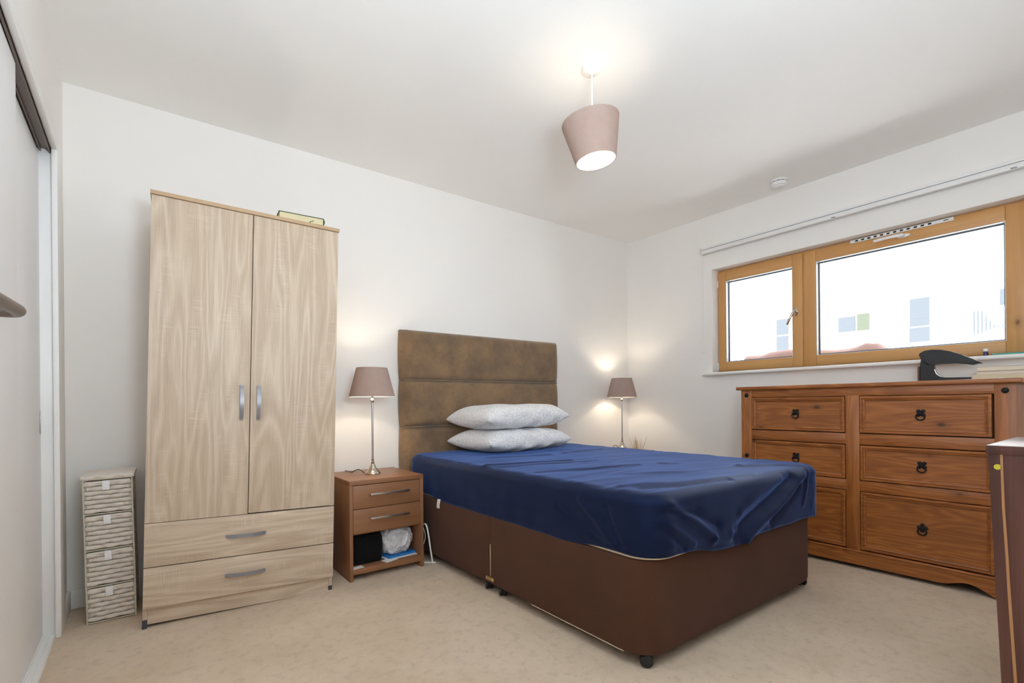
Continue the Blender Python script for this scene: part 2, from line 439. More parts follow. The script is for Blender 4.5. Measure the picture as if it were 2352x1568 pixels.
# casing, jamb and head lining of the sliding door opening
b = MB(); b.box((LX - .003, 2.66, 0), (LX + .016, 2.80, 1.988), .004); b.box((LX - .003, -.3, 1.948), (LX + .016, 2.66, 1.988), .004)
structure(b.build('trim_1', M_TRIM), 'white casing round the sliding door opening')
b = MB(); b.box((-.44, 2.684, 0), (LX - .003, 2.70, 1.975), .002); b.box((-.44, -.3, 1.958), (LX - .003, 2.684, 1.975), .002)
structure(b.build('trim_2', M_TRIM), 'white jamb lining of the sliding door opening')
b = MB()
for x0, x1, z0 in ((-.288, -.284, 1.938), (-.316, -.312, 1.940), (-.348, -.344, 1.940)): b.box((x0, -.28, z0), (x1, 2.684, 1.958))
b.box((-.348, -.28, 1.952), (-.284, 2.684, 1.958))
structure(b.build('trim_3', M_BRONZE), 'brown metal top track above the sliding doors')
b = MB(); b.box((-.352, -.28, 0), (-.281, 2.684, .008))
for x in (-.284, -.300, -.318, -.348): b.box((x - .002, -.28, 0), (x + .002, 2.684, .016))
structure(b.build('trim_4', M_TRIM), 'white floor track under the sliding doors')
d1 = bpy.data.objects.new('door_1', None); COL.objects.link(d1); d1.location = (-.33, 2.1, .01); structure(d1, 'white sliding door panel nearer the corner, behind its neighbour', 'sliding door')
MB().box((-.341, 1.50, .014), (-.320, 2.682, 1.936), .003).build('panel', M_DOOR, d1)
MB().box((-.3195, 2.655, .815), (-.3175, 2.668, .905), .0008).build('finger_pull', M_STEEL, d1)
d2 = bpy.data.objects.new('door_2', None); COL.objects.link(d2); d2.location = (-.30, 1.3, .01); structure(d2, 'white sliding door panel with a metal bar handle', 'sliding door')
MB().box((-.309, .85, .014), (-.290, 2.035, 1.936), .003).build('panel', M_DOOR, d2)
# bar handle: long grip that bends back to the door
hp = [(-.291, .99, 1.120), (-.26, .99, 1.120), (-.243, 1.0, 1.120), (-.236, 1.02, 1.121), (-.236, 1.2, 1.130), (-.236, 1.46, 1.143), (-.236, 1.63, 1.1525), (-.2375, 1.652, 1.1535), (-.243, 1.668, 1.154), (-.253, 1.677, 1.154), (-.265, 1.679, 1.154), (-.291, 1.680, 1.154)]
hp = [(x, y + (.02 if y > 1.6 else 0), z) for x, y, z in hp]
MB().tube(hp, .0145, 20).build('bar_handle', plain('brushed_bronze_steel', (128, 116, 106), .38, .7), d2)
d3 = bpy.data.objects.new('door_3', None); COL.objects.link(d3); d3.location = (-.33, .3, .01); structure(d3, 'white sliding door panel beside the camera', 'sliding door')
MB().box((-.341, -.28, .014), (-.320, .90, 1.936), .003).build('panel', M_DOOR, d3)

# ------------------------------------------------------------------ window
win = bpy.data.objects.new('window_1', None); COL.objects.link(win); win.location = (3.72, 1.29, WZ0)
structure(win, 'wide two-part timber framed window above the pine drawers', 'window')
def frame(b, y0, y1, z0, z1, iy0, iy1, iz0, iz1, x0, x1, bev=.004, which='all'):
    if which in ('all', 'z'): b.box((x0, y0, z0), (x1, iy0, z1), bev); b.box((x0, iy1, z0), (x1, y1, z1), bev)
    if which in ('all', 'y'): b.box((x0 + .0005, iy0, z0), (x1, iy1, iz0), bev); b.box((x0 + .0005, iy0, iz1), (x1, iy1, z1), bev)
b = MB(); frame(b, WY0, WY1, WZ0, WZ1, WY0 + .02, WY1 - .02, WZ0 + .02, WZ1 - .02, 3.722, 3.79)
b.box((3.722, 1.50, WZ0 + .02), (3.79, 1.53, WZ1 - .02))
b.build('frame', M_WIN_Z, win)
for (y0, y1, iy0, iy1, tg) in ((1.520, 2.150, 1.588, 2.087, 'small'), (.425, 1.506, .505, 1.434, 'large')):
    s = MB(); z0, z1, iz0, iz1 = 1.162, 1.958, 1.232, 1.876
    frame(s, y0, y1, z0, z1, iy0, iy1, iz0, iz1, 3.708, 3.758, which='z')
    so = s.build('sash_stile', M_WIN_Z, win)
    s = MB(); frame(s, y0, y1, z0, z1, iy0, iy1, iz0, iz1, 3.708, 3.758, which='y')
    s.build('sash_rail', M_WIN_Y, win)
    g = MB(); frame(g, iy0 - .004, iy1 + .004, iz0 - .004, iz1 + .004, iy0 + .003, iy1 - .003, iz0 + .003, iz1 - .003, 3.712, 3.750, 0)
    g.build('bright_reveal_liner', M_ALU, win)  # pale liner added, daylight glare on the sash reveal put into its colour
    g = MB(); frame(g, iy0, iy1, iz0, iz1, iy0 + .011, iy1 - .011, iz0 + .011, iz1 - .011, 3.745, 3.752, 0)
    g.build('gasket', M_GASKET, win)
    MB().box((3.7520, iy0 - .003, iz0 - .003), (3.7560, iy1 + .003, iz1 + .003)).build('pane', M_GLASS, win)
# sill board and outer ledge
MB().box((3.575, .30, 1.127), (3.712, 2.222, 1.150), .009, 3).build('sill', M_TRIM, win)
MB().box((3.79, .2, 1.16), (4.16, 2.4, 1.195), .004).build('outer_ledge', M_ALU, win)
# slotted vent on the top rail
b = MB(); b.box((3.700, .712, 1.9405), (3.708, 1.226, 1.9615), .003)
ve = b.build('trickle_vent', M_WHITEP, win)
b = MB()
for k in range(13):
    y = 1.190 - k * .0335
    if k < 12: b.box((3.6985, y - .010, 1.946), (3.7005, y + .006, 1.956), .0008)
b.box((3.6985, .735, 1.9485), (3.7005, .757, 1.953), .0008)
b.build('vent_slots', M_BLACK, ve)
# handles
def lever(name, c, tip, along):
    h = MB()
    R = Matrix.Translation(c) @ Matrix.Rotation(-PI / 2, 4, 'Y')
    S = Matrix.Diagonal((1, 1.0, 1, 1)) if along == 'y' else Matrix.Identity(4)
    pr = [(.0, .0), (.015, 0), (.0155, .004), (.013, .007), (0, .008)]
    if along == 'y': h.lathe(pr, n=28, M=R @ Matrix.Diagonal((.75, 2.1, 1, 1)))
    else: h.lathe(pr, n=28, M=R @ Matrix.Diagonal((2.0, .95, 1, 1)))
    h.lathe([(.0, .006), (.009, .006), (.0085, .034), (0, .036)], n=20, M=R)
    c2 = Vector(c) + Vector((-.032, 0, 0)); t = Vector(tip)
    pts = [c2, c2.lerp(t, .15) + Vector((-.006, 0, 0)), c2.lerp(t, .45) + Vector((-.009, 0, 0)), c2.lerp(t, .8) + Vector((-.005, 0, 0)), t]
    h.tube(pts, [.009, .0095, .008, .0085, .0075], 14)
    return h.build(name, M_NICKEL if along == 'z' else M_WHITEP, win)
lever('handle', (3.708, .945, 1.917), (3.664, 1.085, 1.913), 'y')
lever('handle', (3.708, 1.562, 1.553), (3.664, 1.605, 1.462), 'z')
b = MB()
for z in (1.20, 1.86): b.box((3.700, 2.148, z - .03), (3.716, 2.156, z + .03), .003)
b.build('hinge', M_WHITEP, win)

# blind track with its cords, above the window
bl = thing('blind_headrail', 'slim white blind track fixed along the wall above the window', 'blind', (3.61, 1.3, 2.12))
b = MB(); b.box((3.582, .18, 2.130), (3.63, 2.222, 2.146), .002); b.box((3.585, .18, 2.100), (3.589, 2.222, 2.128), .001); b.box((3.589, .18, 2.100), (3.612, 2.222, 2.103), .0008)
b.build('rail', M_WHITEP, bl)
MB().box((3.5848, .18, 2.1265), (3.588, 2.221, 2.1295)).build('gap_shade_strip', M_GREYH, bl)  # grey strip gives the shade of the rail's gap as a colour
MB().box((3.582, 2.221, 2.098), (3.632, 2.227, 2.148), .002).build('end_cap', M_ALU, bl)
for y in (.455, 1.28): MB().box((3.583, y - .012, 2.1015), (3.586, y + .012, 2.108), .0008).build('clip', M_GREYH, bl)
b = MB()
for y in (2.2135, 2.2075): b.tube([(3.588, y, 2.10), (3.587, y, 1.7), (3.588, 2.2105 + (y - 2.2105) * .7, 1.345)], .0009, 6)
b.build('cord', M_WHITEP, bl)
MB().lathe([(0, 0), (.006, .002), (.0075, .012), (.0045, .026), (.003, .036), (0, .037)], (3.588, 2.2105, 1.308), 16).build('cord_weight', M_WHITEP, bl)

# ------------------------------------------------------------------ ceiling fittings
PX, PY = 1.595, 1.508
pen = thing('pendant_lamp', 'mauve tapered fabric pendant shade hanging from the ceiling on a white cord', 'lamp', (PX, PY, H))
MB().lathe([(0, 0), (.0445, 0), (.0445, -.010), (.041, -.020), (.030, -.026), (.012, -.029), (.006, -.034), (0, -.034)], (PX, PY, H), 40).build('ceiling_rose', M_WHITEP, pen)
MB().tube([(PX, PY, H - .03), (PX, PY, 2.105)], .0035, 10).build('cord', M_WHITEP, pen)
MB().lathe([(0, 0), (.014, 0), (.016, -.012), (.016, -.035), (.019, -.04), (.019, -.052), (0, -.052)], (PX, PY, 2.112), 24).build('bulb_holder', M_WHITEP, pen)
axis_c = Vector((PX, PY, 2.09))
TILT = Matrix.Translation(axis_c) @ Matrix.Rotation(math.radians(-8.0), 4, FW) @ Matrix.Translation(-axis_c)
def shade_prof(r0, z0, r1, z1, t): return [(r0, z0), (r1, z1), (r1 - t, z1), (r0 - t, z0)]
sh = MB().lathe(shade_prof(.089, 1.982, .127, 2.156, .0016), (PX, PY, 0), 72, M=TILT, closed=True).build('lampshade', M_SHADE, pen)
MB().lathe(shade_prof(.0868, 1.9825, .1248, 2.1555, .0012), (PX, PY, 0), 72, M=TILT, closed=True).build('lining', M_LINING, sh)
b = MB(); bmc = Vector((PX, PY, 0))
for k in range(3):
    a = k * 2 * PI / 3 + .4
    b.tube([(PX + .018 * math.cos(a), PY + .018 * math.sin(a), 2.098), (PX + .1195 * math.cos(a), PY + .1195 * math.sin(a), 2.150)], .0016, 8, M=TILT)
b.build('spider_ring', M_WHITEP, pen)
# seam down the pendant shade
sa = math.atan2(-FW.y, -FW.x) - .42
MB().strip([(PX + r * math.cos(sa), PY + r * math.sin(sa), z) for r, z in ((.1274, 2.155), (.0894, 1.983))], (-math.sin(sa), math.cos(sa), 0), .004, .0008, M=TILT).build('seam', M_SHADE, sh)
MB().lathe([(0, -.06), (.022, -.052), (.031, -.034), (.031, -.02), (.024, -.002), (.014, .012), (.013, .022), (0, .022)], (PX, PY, 2.048), 28).build('bulb', M_BULB, pen)
l1 = lamp_light('pendant_bulb_light', 'POINT', (PX, PY, 2.02), P_PENDANT, WARM, shadow_soft_size=.045)

sd = thing('smoke_detector', 'round white smoke detector on the ceiling near the window wall', 'smoke detector', (3.43, 1.545, H))
MB().lathe([(0, 0), (.052, 0), (.052, -.012), (0, -.012)], (3.43, 1.545, H), 40).build('base', M_WHITEP, sd)
MB().lathe([(0, -.018), (.049, -.018), (.049, -.028), (.046, -.036), (.035, -.040), (.033, -.044), (.028, -.046), (0, -.047)], (3.43, 1.545, H), 40).build('cover', M_WHITEP, sd)
b = MB()
for k in range(10):
    a = k * PI / 5
    b.box((-.004, -.003, -.018), (.004, .003, -.012), M=Matrix.Translation((3.43 + .044 * math.cos(a), 1.545 + .044 * math.sin(a), H)) @ Matrix.Rotation(a, 4, 'Z'))
b.build('grille', M_WHITEP, sd)

# ------------------------------------------------------------------ wardrobe (own tilt, as it stands on the carpet)
wd = thing('wardrobe', 'tall pale oak wardrobe with two doors above two drawers', 'wardrobe', (-.006, 2.524, .008))
wd.matrix_basis = Matrix.Translation((-.006, 2.524, .009)) @ Matrix.Rotation(-.049, 4, 'Z') @ Matrix.Rotation(.025, 4, 'Y')
WW, WD, WH = .757, .455, 1.811
def wl(name, mb, mat, p=wd): return mb.build(name, mat, p, local=True)
b = MB()
b.box((0, .018, .0), (.016, WD, WH - .016), .001); b.box((WW - .016, .018, .0), (WW, WD, WH - .016), .001)
b.box((.016, WD - .006, .02), (WW - .016, WD, WH - .016)); b.box((.016, .03, .40), (WW - .016, WD - .006, .416))
b.box((.016, .03, .06), (WW - .016, WD - .006, .07))
wl('carcass', b, M_OAK_V)
wl('top_panel', MB().box((-.004, -.006, WH - .016), (WW + .004, WD, WH), .0015), M_OAK_EDGE)
HWM = M_GREYH
def bow(c, L, along, M=None):
    n = 14; pts = []
    for k in range(n + 1):
        u = k / n; s = (u - .5) * L; o = .006 + .019 * math.sin(PI * u) ** .75
        pts.append((c[0] + (s if along == 'x' else 0), c[1] - o, c[2] + (s if along == 'z' else 0)))
    w = (0, 0, 1) if along == 'x' else (1, 0, 0)
    b = MB().strip(pts, w, .0155, .004)
    for q in (pts[0], pts[-1]): b.box((q[0] - .006, q[1] - .001, q[2] - .006), (q[0] + .006, c[1] + .001, q[2] + .006), .001)
    return b
dl = wl('door', MB().box((.0005, 0, .4295), (.3765, .016, WH - .0185), .0012), M_OAK_V)
wl('handle', bow((.3435, 0, .935), .148, 'z'), HWM, dl)
dr = wl('door', MB().box((.3795, 0, .4325), (WW - .0005, .016, WH - .0185), .0012), M_OAK_V)
wl('handle', bow((.411, 0, .935), .148, 'z'), HWM, dr)
a1 = wl('drawer', MB().box((.0005, -.001, .2475), (WW - .0005, .016, .427), .0012), M_OAK_H)
wl('handle', bow((.372, 0, .338), .150, 'x'), HWM, a1)
a2 = wl('drawer', MB().box((.0005, -.001, .078), (WW - .0005, .016, .2435), .0012), M_OAK_H)
wl('handle', bow((.372, 0, .166), .150, 'x'), HWM, a2)
wl('plinth', MB().box((.0165, .022, .006), (WW - .0165, .036, .077)), M_OAK_H)
for x0 in (-.001, WW - .0165):
    wl('foot', MB().box((x0, .016, -.012 if x0 < 0 else .006), (x0 + .0175, .045, .027 if x0 < 0 else .03), .001), M_FOOT)
    wl('foot', MB().box((x0, WD - .04, -.012 if x0 < 0 else .006), (x0 + .0175, WD - .01, .03), .001), M_FOOT)

# book on the wardrobe
TOPZ = 1.821
bk = thing('book', 'green-covered hardback book lying on top of the wardrobe', 'book', (.64, 2.62, TOPZ), -.06)
def closed_book(root, L, Wd, T, cover, pages, r=.004, spine='x-'):
    """lies flat; L along x, Wd along y; spine at high x"""
    c = MB(); c.box((-L / 2, -Wd / 2, 0), (L / 2, Wd / 2, .0028), .0008); c.box((-L / 2, -Wd / 2, T - .0028), (L / 2, Wd / 2, T), .0008)
    n = 8; out = [(L / 2 - .003 + .009 * math.sin(PI * k / n), T / 2 - T / 2 * math.cos(PI * k / n)) for k in range(n + 1)]
    out += [(x - .003, z) for x, z in reversed(out)]
    c.prism(out, 1, -Wd / 2, Wd / 2)
    c.build('cover', cover, root, local=True)
    MB().box((-L / 2 + .004, -Wd / 2 + .004, .0028), (L / 2 - .001, Wd / 2 - .004, T - .0028)).build('page_block', pages, root, local=True)
M_GREENC = plain('dark_green_cloth', (44, 84, 48), .7)
M_PAGES = plain('cream_pages', (226, 214, 176), .85)
closed_book(bk, .205, .15, .036, M_GREENC, M_PAGES)
# the cover lifts a little on the open side
MB().strip([(.055, -.070, .019), (.052, -.079, .014), (.048, -.090, .0085), (.036, -.1035, .001), (.030, -.104, -.009)], (1, .2, 0), .004, .0008).build('ribbon_marker', M_GREENC, bk, local=True)

# ------------------------------------------------------------------ wicker drawer tower
TW, TD, TH = .170, .235, .625
tower_M = Matrix.Translation((-.193, 2.735, 0)) @ Matrix.Rotation(-.03, 4, 'Z') @ Matrix.Rotation(-.018, 4, 'Y')
tw = thing('drawer_tower', 'slim white woven four-drawer tower between wardrobe and corner', 'drawer unit', (-.193, 2.735, 0))
tw.matrix_basis = tower_M
M_ROPE = plain('whitewashed_paper_rope', (226, 217, 206), .9, var=.1, bump=.8, bscale=160)
M_WIRE = plain('cream_wire', (206, 200, 182), .5)
M_TAB = plain('white_tab', (240, 239, 240), .5)
b = MB(); wr = .0032
for x in (wr, TW - wr):
    for y in (wr, TD - wr): b.tube([(x, y, 0), (x, y, TH - .012)], wr, 8)
zs = [.004, .155, .309, .463, .610]
for z in zs:
    for y in (wr, TD - wr): b.tube([(wr, y, z), (TW - wr, y, z)], .0025, 8)
    for x in (wr, TW - wr): b.tube([(x, wr, z), (x, TD - wr, z)], .0025, 8)
b.build('frame', M_WIRE, tw, local=True)
def strand(b, p0, ax, L, amp, ph, r, nst, nrm, seed):
    n = nst * 8; pts = []
    for k in range(n + 1):
        u = k / n; s = u * L
        o = amp * math.sin(u * nst * PI + ph)
        jz = .0014 * noise.noise(Vector((s * 40, seed, 0)))
        q = Vector(p0); q[ax] += s; q[nrm] += o; q[2] += jz
        pts.append(q)
    rad = [r * (1 + .18 * noise.noise(Vector((k * .7, seed * 3, 1)))) for k in range(n + 1)]
    b.tube(pts, rad, 8, flat=1.0)
# lid: woven rope top, slightly overhanging
b = MB(); n = 13
for k in range(n):
    y = .002 + k * (TD - .004) / (n - 1)
    strand(b, (-.004, y, TH - .004), 0, TW + .008, .0035, 0 if k % 2 else PI, .0088, 5, 2, k)
b.box((0, 0, TH - .012), (TW, TD, TH - .006))
b.build('lid', M_ROPE, tw, local=True)
for q in range(4):
    z0, z1 = zs[q] + .004, zs[q + 1] - .010
    w = MB(); rows = 7; hh = (z1 - z0) / rows
    for r in range(rows):
        zc = z0 + (r + .5) * hh
        strand(w, (.011, .008, zc), 0, TW - .022, .0062, 0 if r % 2 else PI, hh * .47, 5, 1, r + 9 * q)
        strand(w, (.013, .012, zc), 1, TD - .03, .003, 0 if r % 2 else PI, hh * .50, 6, 0, r + 50 + 9 * q)
        strand(w, (TW - .013, .012, zc), 1, TD - .03, .003, 0 if r % 2 else PI, hh * .50, 6, 0, r + 90 + 9 * q)
    w.tube([(.010, .004, z1 - .003), (TW - .010, .004, z1 - .001)], .0055, 8)
    w.box((.017, .020, z0), (TW - .017, TD - .015, z1 - .012))
    bkt = w.build('woven_drawer', M_ROPE, tw, local=True)
    xc = TW * .5 - .006
    t = MB(); t.box((xc - .0125, -.0075, z1 - .036), (xc + .0125, -.0035, z1 + .004), .0018); t.box((xc - .0125, -.0075, z1 + .000), (xc + .0125, .012, z1 + .004), .0015)
    t.build('pull_tab', M_TAB, bkt, local=True)

# ------------------------------------------------------------------ bedside cabinets
def nightstand(x0, x1, y0, y1, label, handles=True):
    ns = thing('bedside_cabinet', label, 'bedside cabinet', ((x0 + x1) / 2, (y0 + y1) / 2, 0), 0, 'walnut bedside cabinets')
    Z = .523; t = .018
    MB().box((x0, y0, 0), (x0 + t, y1, Z - .024), .001).build('side_panel', M_WAL_Z, ns)
    MB().box((x1 - t, y0, 0), (x1, y1, Z - .024), .001).build('side_panel', M_WAL_Z, ns)
    MB().box((x0, y0 - .001, Z - .024), (x1, y1, Z), .0015).build('top', M_WAL, ns)
    MB().box((x0 + t, y0 + .002, .032), (x1 - t, y1 - .01, .062), .001).build('shelf', M_WAL, ns)
    MB().box((x0 + t, y1 - .012, .03), (x1 - t, y1 - .004, Z - .024)).build('back_panel', M_WAL_Z, ns)
    MB().box((x0 + t, y0 + .02, .236), (x1 - t, y1 - .012, .246)).build('divider', M_WAL, ns)
    for z0, z1 in ((.374, .496), (.246, .371)):
        d = MB().box((x0 + t + .0015, y0, z0), (x1 - t - .0015, y0 + .016, z1), .001).build('drawer', M_WAL, ns)
        zc = (z0 + z1) / 2 + .012; xc = (x0 + x1) / 2 + .004
        h = MB(); h.box((xc - .110, y0 - .030, zc - .005), (xc + .110, y0 - .020, zc + .005), .0012)
        for s in (-.098, .098): h.box((xc + s - .005, y0 - .022, zc - .004), (xc + s + .005, y0, zc + .004), .001)
        h.build('handle', M_STEEL, d)
    return ns
nightstand(.8535, 1.2745, 2.535, 2.957, 'walnut bedside cabinet with open shelf, left of the bed')
nightstand(2.965, 3.386, 2.545, 2.967, 'walnut bedside cabinet hidden beyond the bed, under the far lamp')

def table_lamp(x, y, z, label):
    t = thing('table_lamp', label, 'lamp', (x, y, z), 0, 'slim nickel table lamps')
    MB().lathe([(0, 0), (.0435, 0), (.0445, .004), (.0435, .010), (.040, .014), (.036, .018), (.026, .028), (.017, .042), (.0125, .056), (.0075, .060), (.0098, .065), (.0098, .069), (.006, .074), (.006, .082), (.0085, .086), (.006, .090), (0, .090)], (x, y, z), 48).build('base', M_NICKEL, t)
    MB().tube([(x, y, z + .085), (x, y, z + .425)], .0055, 16).build('stem', M_STEEL, t)
    MB().lathe([(0, 0), (.006, 0), (.0095, .005), (.011, .014), (.0085, .022), (.005, .028), (.008, .036), (.0095, .044), (.0095, .06), (0, .06)], (x, y, z + .408), 24).build('neck', M_NICKEL, t)
    s = MB().lathe(shade_prof(.128, .442, .086, .607, .0016), (x, y, z), 72, closed=True).build('lampshade', M_SHADE, t)
    MB().lathe(shade_prof(.1262, .4425, .0842, .6065, .0012), (x, y, z), 72, closed=True).build('lining', M_LINING, s)
    b = MB()
    for k in range(3):
        a = k * 2 * PI / 3 + .3; b.tube([(x + .009 * math.cos(a), y + .009 * math.sin(a), z + .466), (x + .1225 * math.cos(a), y + .1225 * math.sin(a), z + .446)], .0015, 8)
    b.build('shade_carrier', M_STEEL, t)
    MB().lathe([(0, 0), (.012, .002), (.019, .022), (.0195, .034), (.013, .052), (0, .058)], (x, y, z + .468), 24).build('bulb', M_BULB, t)
    lamp_light('table_lamp_light', 'POINT', (x, y, z + .535), P_TABLE, WARM, shadow_soft_size=.02)
    return t
table_lamp(1.053, 2.725, .523, 'slim nickel table lamp with mauve shade beside the wardrobe')
table_lamp(3.318, 2.820, .523, 'slim nickel table lamp with mauve shade in the far room corner')
cw = MB().tube(curve_pts([(1.012, 2.745, .530), (.998, 2.76, .545), (.985, 2.79, .548), (.975, 2.84, .530), (.972, 2.90, .527), (.972, 2.962, .520), (.972, 2.972, .45), (.972, 2.975, .2)]), .0024, 8).build('lamp_cord', M_BLACK, None, origin=(.98, 2.8, .523))
tag(cw, 'thin dark flex curling off the near lamp base', 'cord')
cw = MB().tube(curve_pts([(3.275, 2.825, .530), (3.25, 2.825, .550), (3.21, 2.82, .553), (3.175, 2.825, .528), (3.15, 2.9, .526), (3.15, 2.972, .52), (3.15, 2.982, .3)]), .0024, 8).build('lamp_cord', M_BLACK, None, origin=(3.2, 2.82, .523))
tag(cw, 'thin dark flex curling off the far lamp base', 'cord')

# dried grass ornament beside the far lamp
gp = thing('dried_grass_vase', 'wispy dried grass standing behind the far table lamp', 'plant', (3.465, 2.78, 0))
M_STRAW = plain('straw', (190, 158, 112), .9, var=.2)
MB().lathe([(0, 0), (.045, 0), (.052, .02), (.055, .12), (.042, .25), (.028, .36), (.030, .43), (.034, .44), (.030, .442), (.024, .43), (.022, .36), (0, .35)], (3.465, 2.78, 0), 32).build('vase', M_BRASS, gp)
b = MB()
for k in range(46):
    a = rnd.uniform(0, 2 * PI); r0 = rnd.uniform(0, .02); r1 = r0 + rnd.uniform(.0, .085); h = rnd.uniform(.14, .235) * (1 if k % 3 else .8)
    c0 = Vector((3.465 + r0 * math.cos(a), 2.78 + r0 * math.sin(a), .38)); c1 = Vector((3.465 + r1 * math.cos(a), 2.78 + r1 * math.sin(a), .41 + h))
    m = c0.lerp(c1, .5) + Vector((0, 0, h * .1))
    b.tube([c0, m, c1], [.0016, .0012, .0005], 5)
b.build('grass', M_STRAW, gp)

# things in the open shelf
SZ = .062
bag = MB(); rs = []
x0, x1, y0, y1 = .876, 1.058, 2.585, 2.90
for k, (i, z) in enumerate([(.02, 0), (.004, .006), (0, .03), (-.002, .08), (0, .13), (.006, .155), (.02, .166), (.05, .170)]):
    rs.append([(p[0] + .004 * noise.noise(Vector((p[0] * 20, p[1] * 20, z * 20))), p[1] + .006 * noise.noise(Vector((p[1] * 15, p[0] * 15, z * 15))), SZ + z) for p in rrect(x0 + i, y0 + i, x1 - i, y1 - i, .03, 6, 5)])
bag.rings(rs); o = bag.build('black_bag', M_BAGBLK, None, origin=(.975, 2.74, SZ)); tag(o, 'black cloth bag filling the left half of the cabinet shelf', 'bag')
def crumple(c, rx, ry, rz, name, mat, amp=.22, seed=3, parent=None):
    t = bmesh.new(); bmesh.ops.create_icosphere(t, subdivisions=5, radius=1)
    for v in t.verts:
        p = v.co.normalized(); s = 0
        q = p * 1.6 + Vector((seed, seed * 2, 0))
        f = abs(noise.noise(q * 1.4)) * 1.0 + abs(noise.noise(q * 3.1)) * .55 + abs(noise.noise(q * 6.7)) * .25
        d = 1 + amp * (.55 - f)
        sx = abs(p.x) ** .8 * math.copysign(1, p.x); sy = abs(p.y) ** .8 * math.copysign(1, p.y); sz = abs(p.z) ** .8 * math.copysign(1, p.z)
        v.co = Vector((sx * rx * d, sy * ry * d, max(-rz * .92, sz * rz * d))) + Vector(c)
    m = MB(); m._merge(t); return m.build(name, mat, None, origin=(c[0], c[1], c[2] - rz * .92), ang=.5)
def flat_sheet(name, cx, cy, z, L, D, T, rot, mat, label, cat='paper', bev=.0008):
    M = Matrix.Translation((cx, cy, z)) @ Matrix.Rotation(rot, 4, 'Z')
    o = MB().box((-L / 2, -D / 2, 0), (L / 2, D / 2, T), bev, M=M).build(name, mat, None, origin=(cx, cy, z)); return tag(o, label, cat)
flat_sheet('paper_sheet', 1.157, 2.70, SZ, .185, .25, .004, .05, M_PAPER, 'white papers under the blue folder in the cabinet')
flat_sheet('paper_sheet', 1.085, 2.572, SZ + .0002, .075, .050, .003, .28, M_PAPER, 'small crumpled white paper at the shelf front edge')
flat_sheet('blue_folder', 1.158, 2.70, SZ + .004, .17, .22, .012, .10, M_BLUE, 'blue folder under the crumpled bag in the cabinet', 'folder')
flat_sheet('white_card', .900, 2.560, SZ, .062, .040, .002, .10, M_PAPER, 'white card lying in front of the black bag', 'card')
o = crumple((1.150, 2.660, SZ + .016 + .076), .092, .085, .080, 'plastic_bag', M_PLASTICBAG); tag(o, 'crumpled grey-white plastic bag on the cabinet shelf', 'bag')

# white strap-like lead and thin cables between cabinet and bed
o = MB().strip(curve_pts([(1.294, 2.585, .22), (1.298, 2.565, .232), (1.304, 2.552, .215), (1.313, 2.548, .16), (1.322, 2.546, .09), (1.332, 2.546, .03), (1.336, 2.546, .004)]), (1, -.8, .2), .008, .005).build('extension_lead', M_WHITEP, None, origin=(1.32, 2.546, 0)); tag(o, 'white flat lead hanging down between cabinet and bed', 'cable')
o = MB().tube(curve_pts([(1.296, 2.60, .23), (1.306, 2.60, .20), (1.318, 2.60, .15), (1.310, 2.61, .10), (1.292, 2.62, .05), (1.285, 2.63, .003)]), .0022, 8).build('white_cable', M_WHITEP, None, origin=(1.285, 2.63, .0)); tag(o, 'thin white cable looped behind the white flat lead', 'cable')
o = MB().tube([(1.285, 2.60, .005), (1.31, 2.575, .004), (1.335, 2.553, .004), (1.352, 2.54, .004)], .004, 8).build('white_cable', M_WHITEP, None, origin=(1.31, 2.58, 0)); tag(o, 'white cable lying on the carpet beside the bed', 'cable')

# ------------------------------------------------------------------ bed
BX0, BX1, BY0, BYM, BY1 = 1.340, 2.655, 1.040, 1.962, 2.925
bed = thing('divan_bed', 'brown suede divan bed base with a tall padded headboard', 'bed', ((BX0 + BX1) / 2, (BY0 + BY1) / 2, 0))
def divan_half(y0, y1, foot, name):
    rs = []
    for z, i in ((.047, .008), (.050, .003), (.062, 0), (.20, 0), (.355, 0), (.372, .002), (.3775, .010)):
        pts = []
        P = rrect(BX0 + i, y0 + i, BX1 - i, y1 - i, .018, 4, 12)
        if foot:
            R = .105; pts = []
            for k in range(9): a = -PI / 2 + PI / 2 * k / 8; pts.append((BX1 - i - R + R * math.cos(a), y0 + i + R + R * math.sin(a)))
            for k in range(1, 10): pts.append((BX1 - i, y0 + R + (y1 - i - y0 - R) * k / 9))
            for k in range(1, 12): pts.append((BX1 - i - (BX1 - BX0 - 2 * i) * k / 12, y1 - i))
            for k in range(0, 10): pts.append((BX0 + i, y1 - i - (y1 - i - y0 - R) * k / 9))
            for k in range(1, 9): a = PI + PI / 2 * k / 8; pts.append((BX0 + i + R + R * math.cos(a), y0 + i + R + R * math.sin(a)))
            P = pts
        rs.append([(p[0] + .0012 * noise.noise(Vector((p[0] * 5, p[1] * 5, z * 8))), p[1] + .0012 * noise.noise(Vector((p[1] * 5, p[0] * 5, z * 8 + 3))), z) for p in P])
    return MB().rings(rs).build(name, M_DIVAN, bed)
divan_half(BY0, BYM - .0015, True, 'base_half'); divan_half(BYM + .0015, BY1, False, 'base_half')
M_CREAM = plain('cream_piping', (222, 204, 178), .8)
def foot_outline(i, R=.105, y1=BY1):
    pts = [(BX0 + i, y1 - (y1 - BY0 - R) * k / 14) for k in range(15)]
    pts += [(BX0 + i + R - R * math.cos(PI / 2 * k / 10), BY0 + i + R - R * math.sin(PI / 2 * k / 10)) for k in range(1, 11)]
    pts += [(BX0 + R + (BX1 - BX0 - 2 * R) * k / 8, BY0 + i) for k in range(1, 9)]
    pts += [(BX1 - i - R + R * math.sin(PI / 2 * k / 10), BY0 + i + R - R * math.cos(PI / 2 * k / 10)) for k in range(1, 11)]
    return pts
fo = foot_outline(.004)
MB().tube([(x, y, .0465) for x, y in fo[10:15]], .0015, 6).build('lining_edge', M_CREAM, bed)
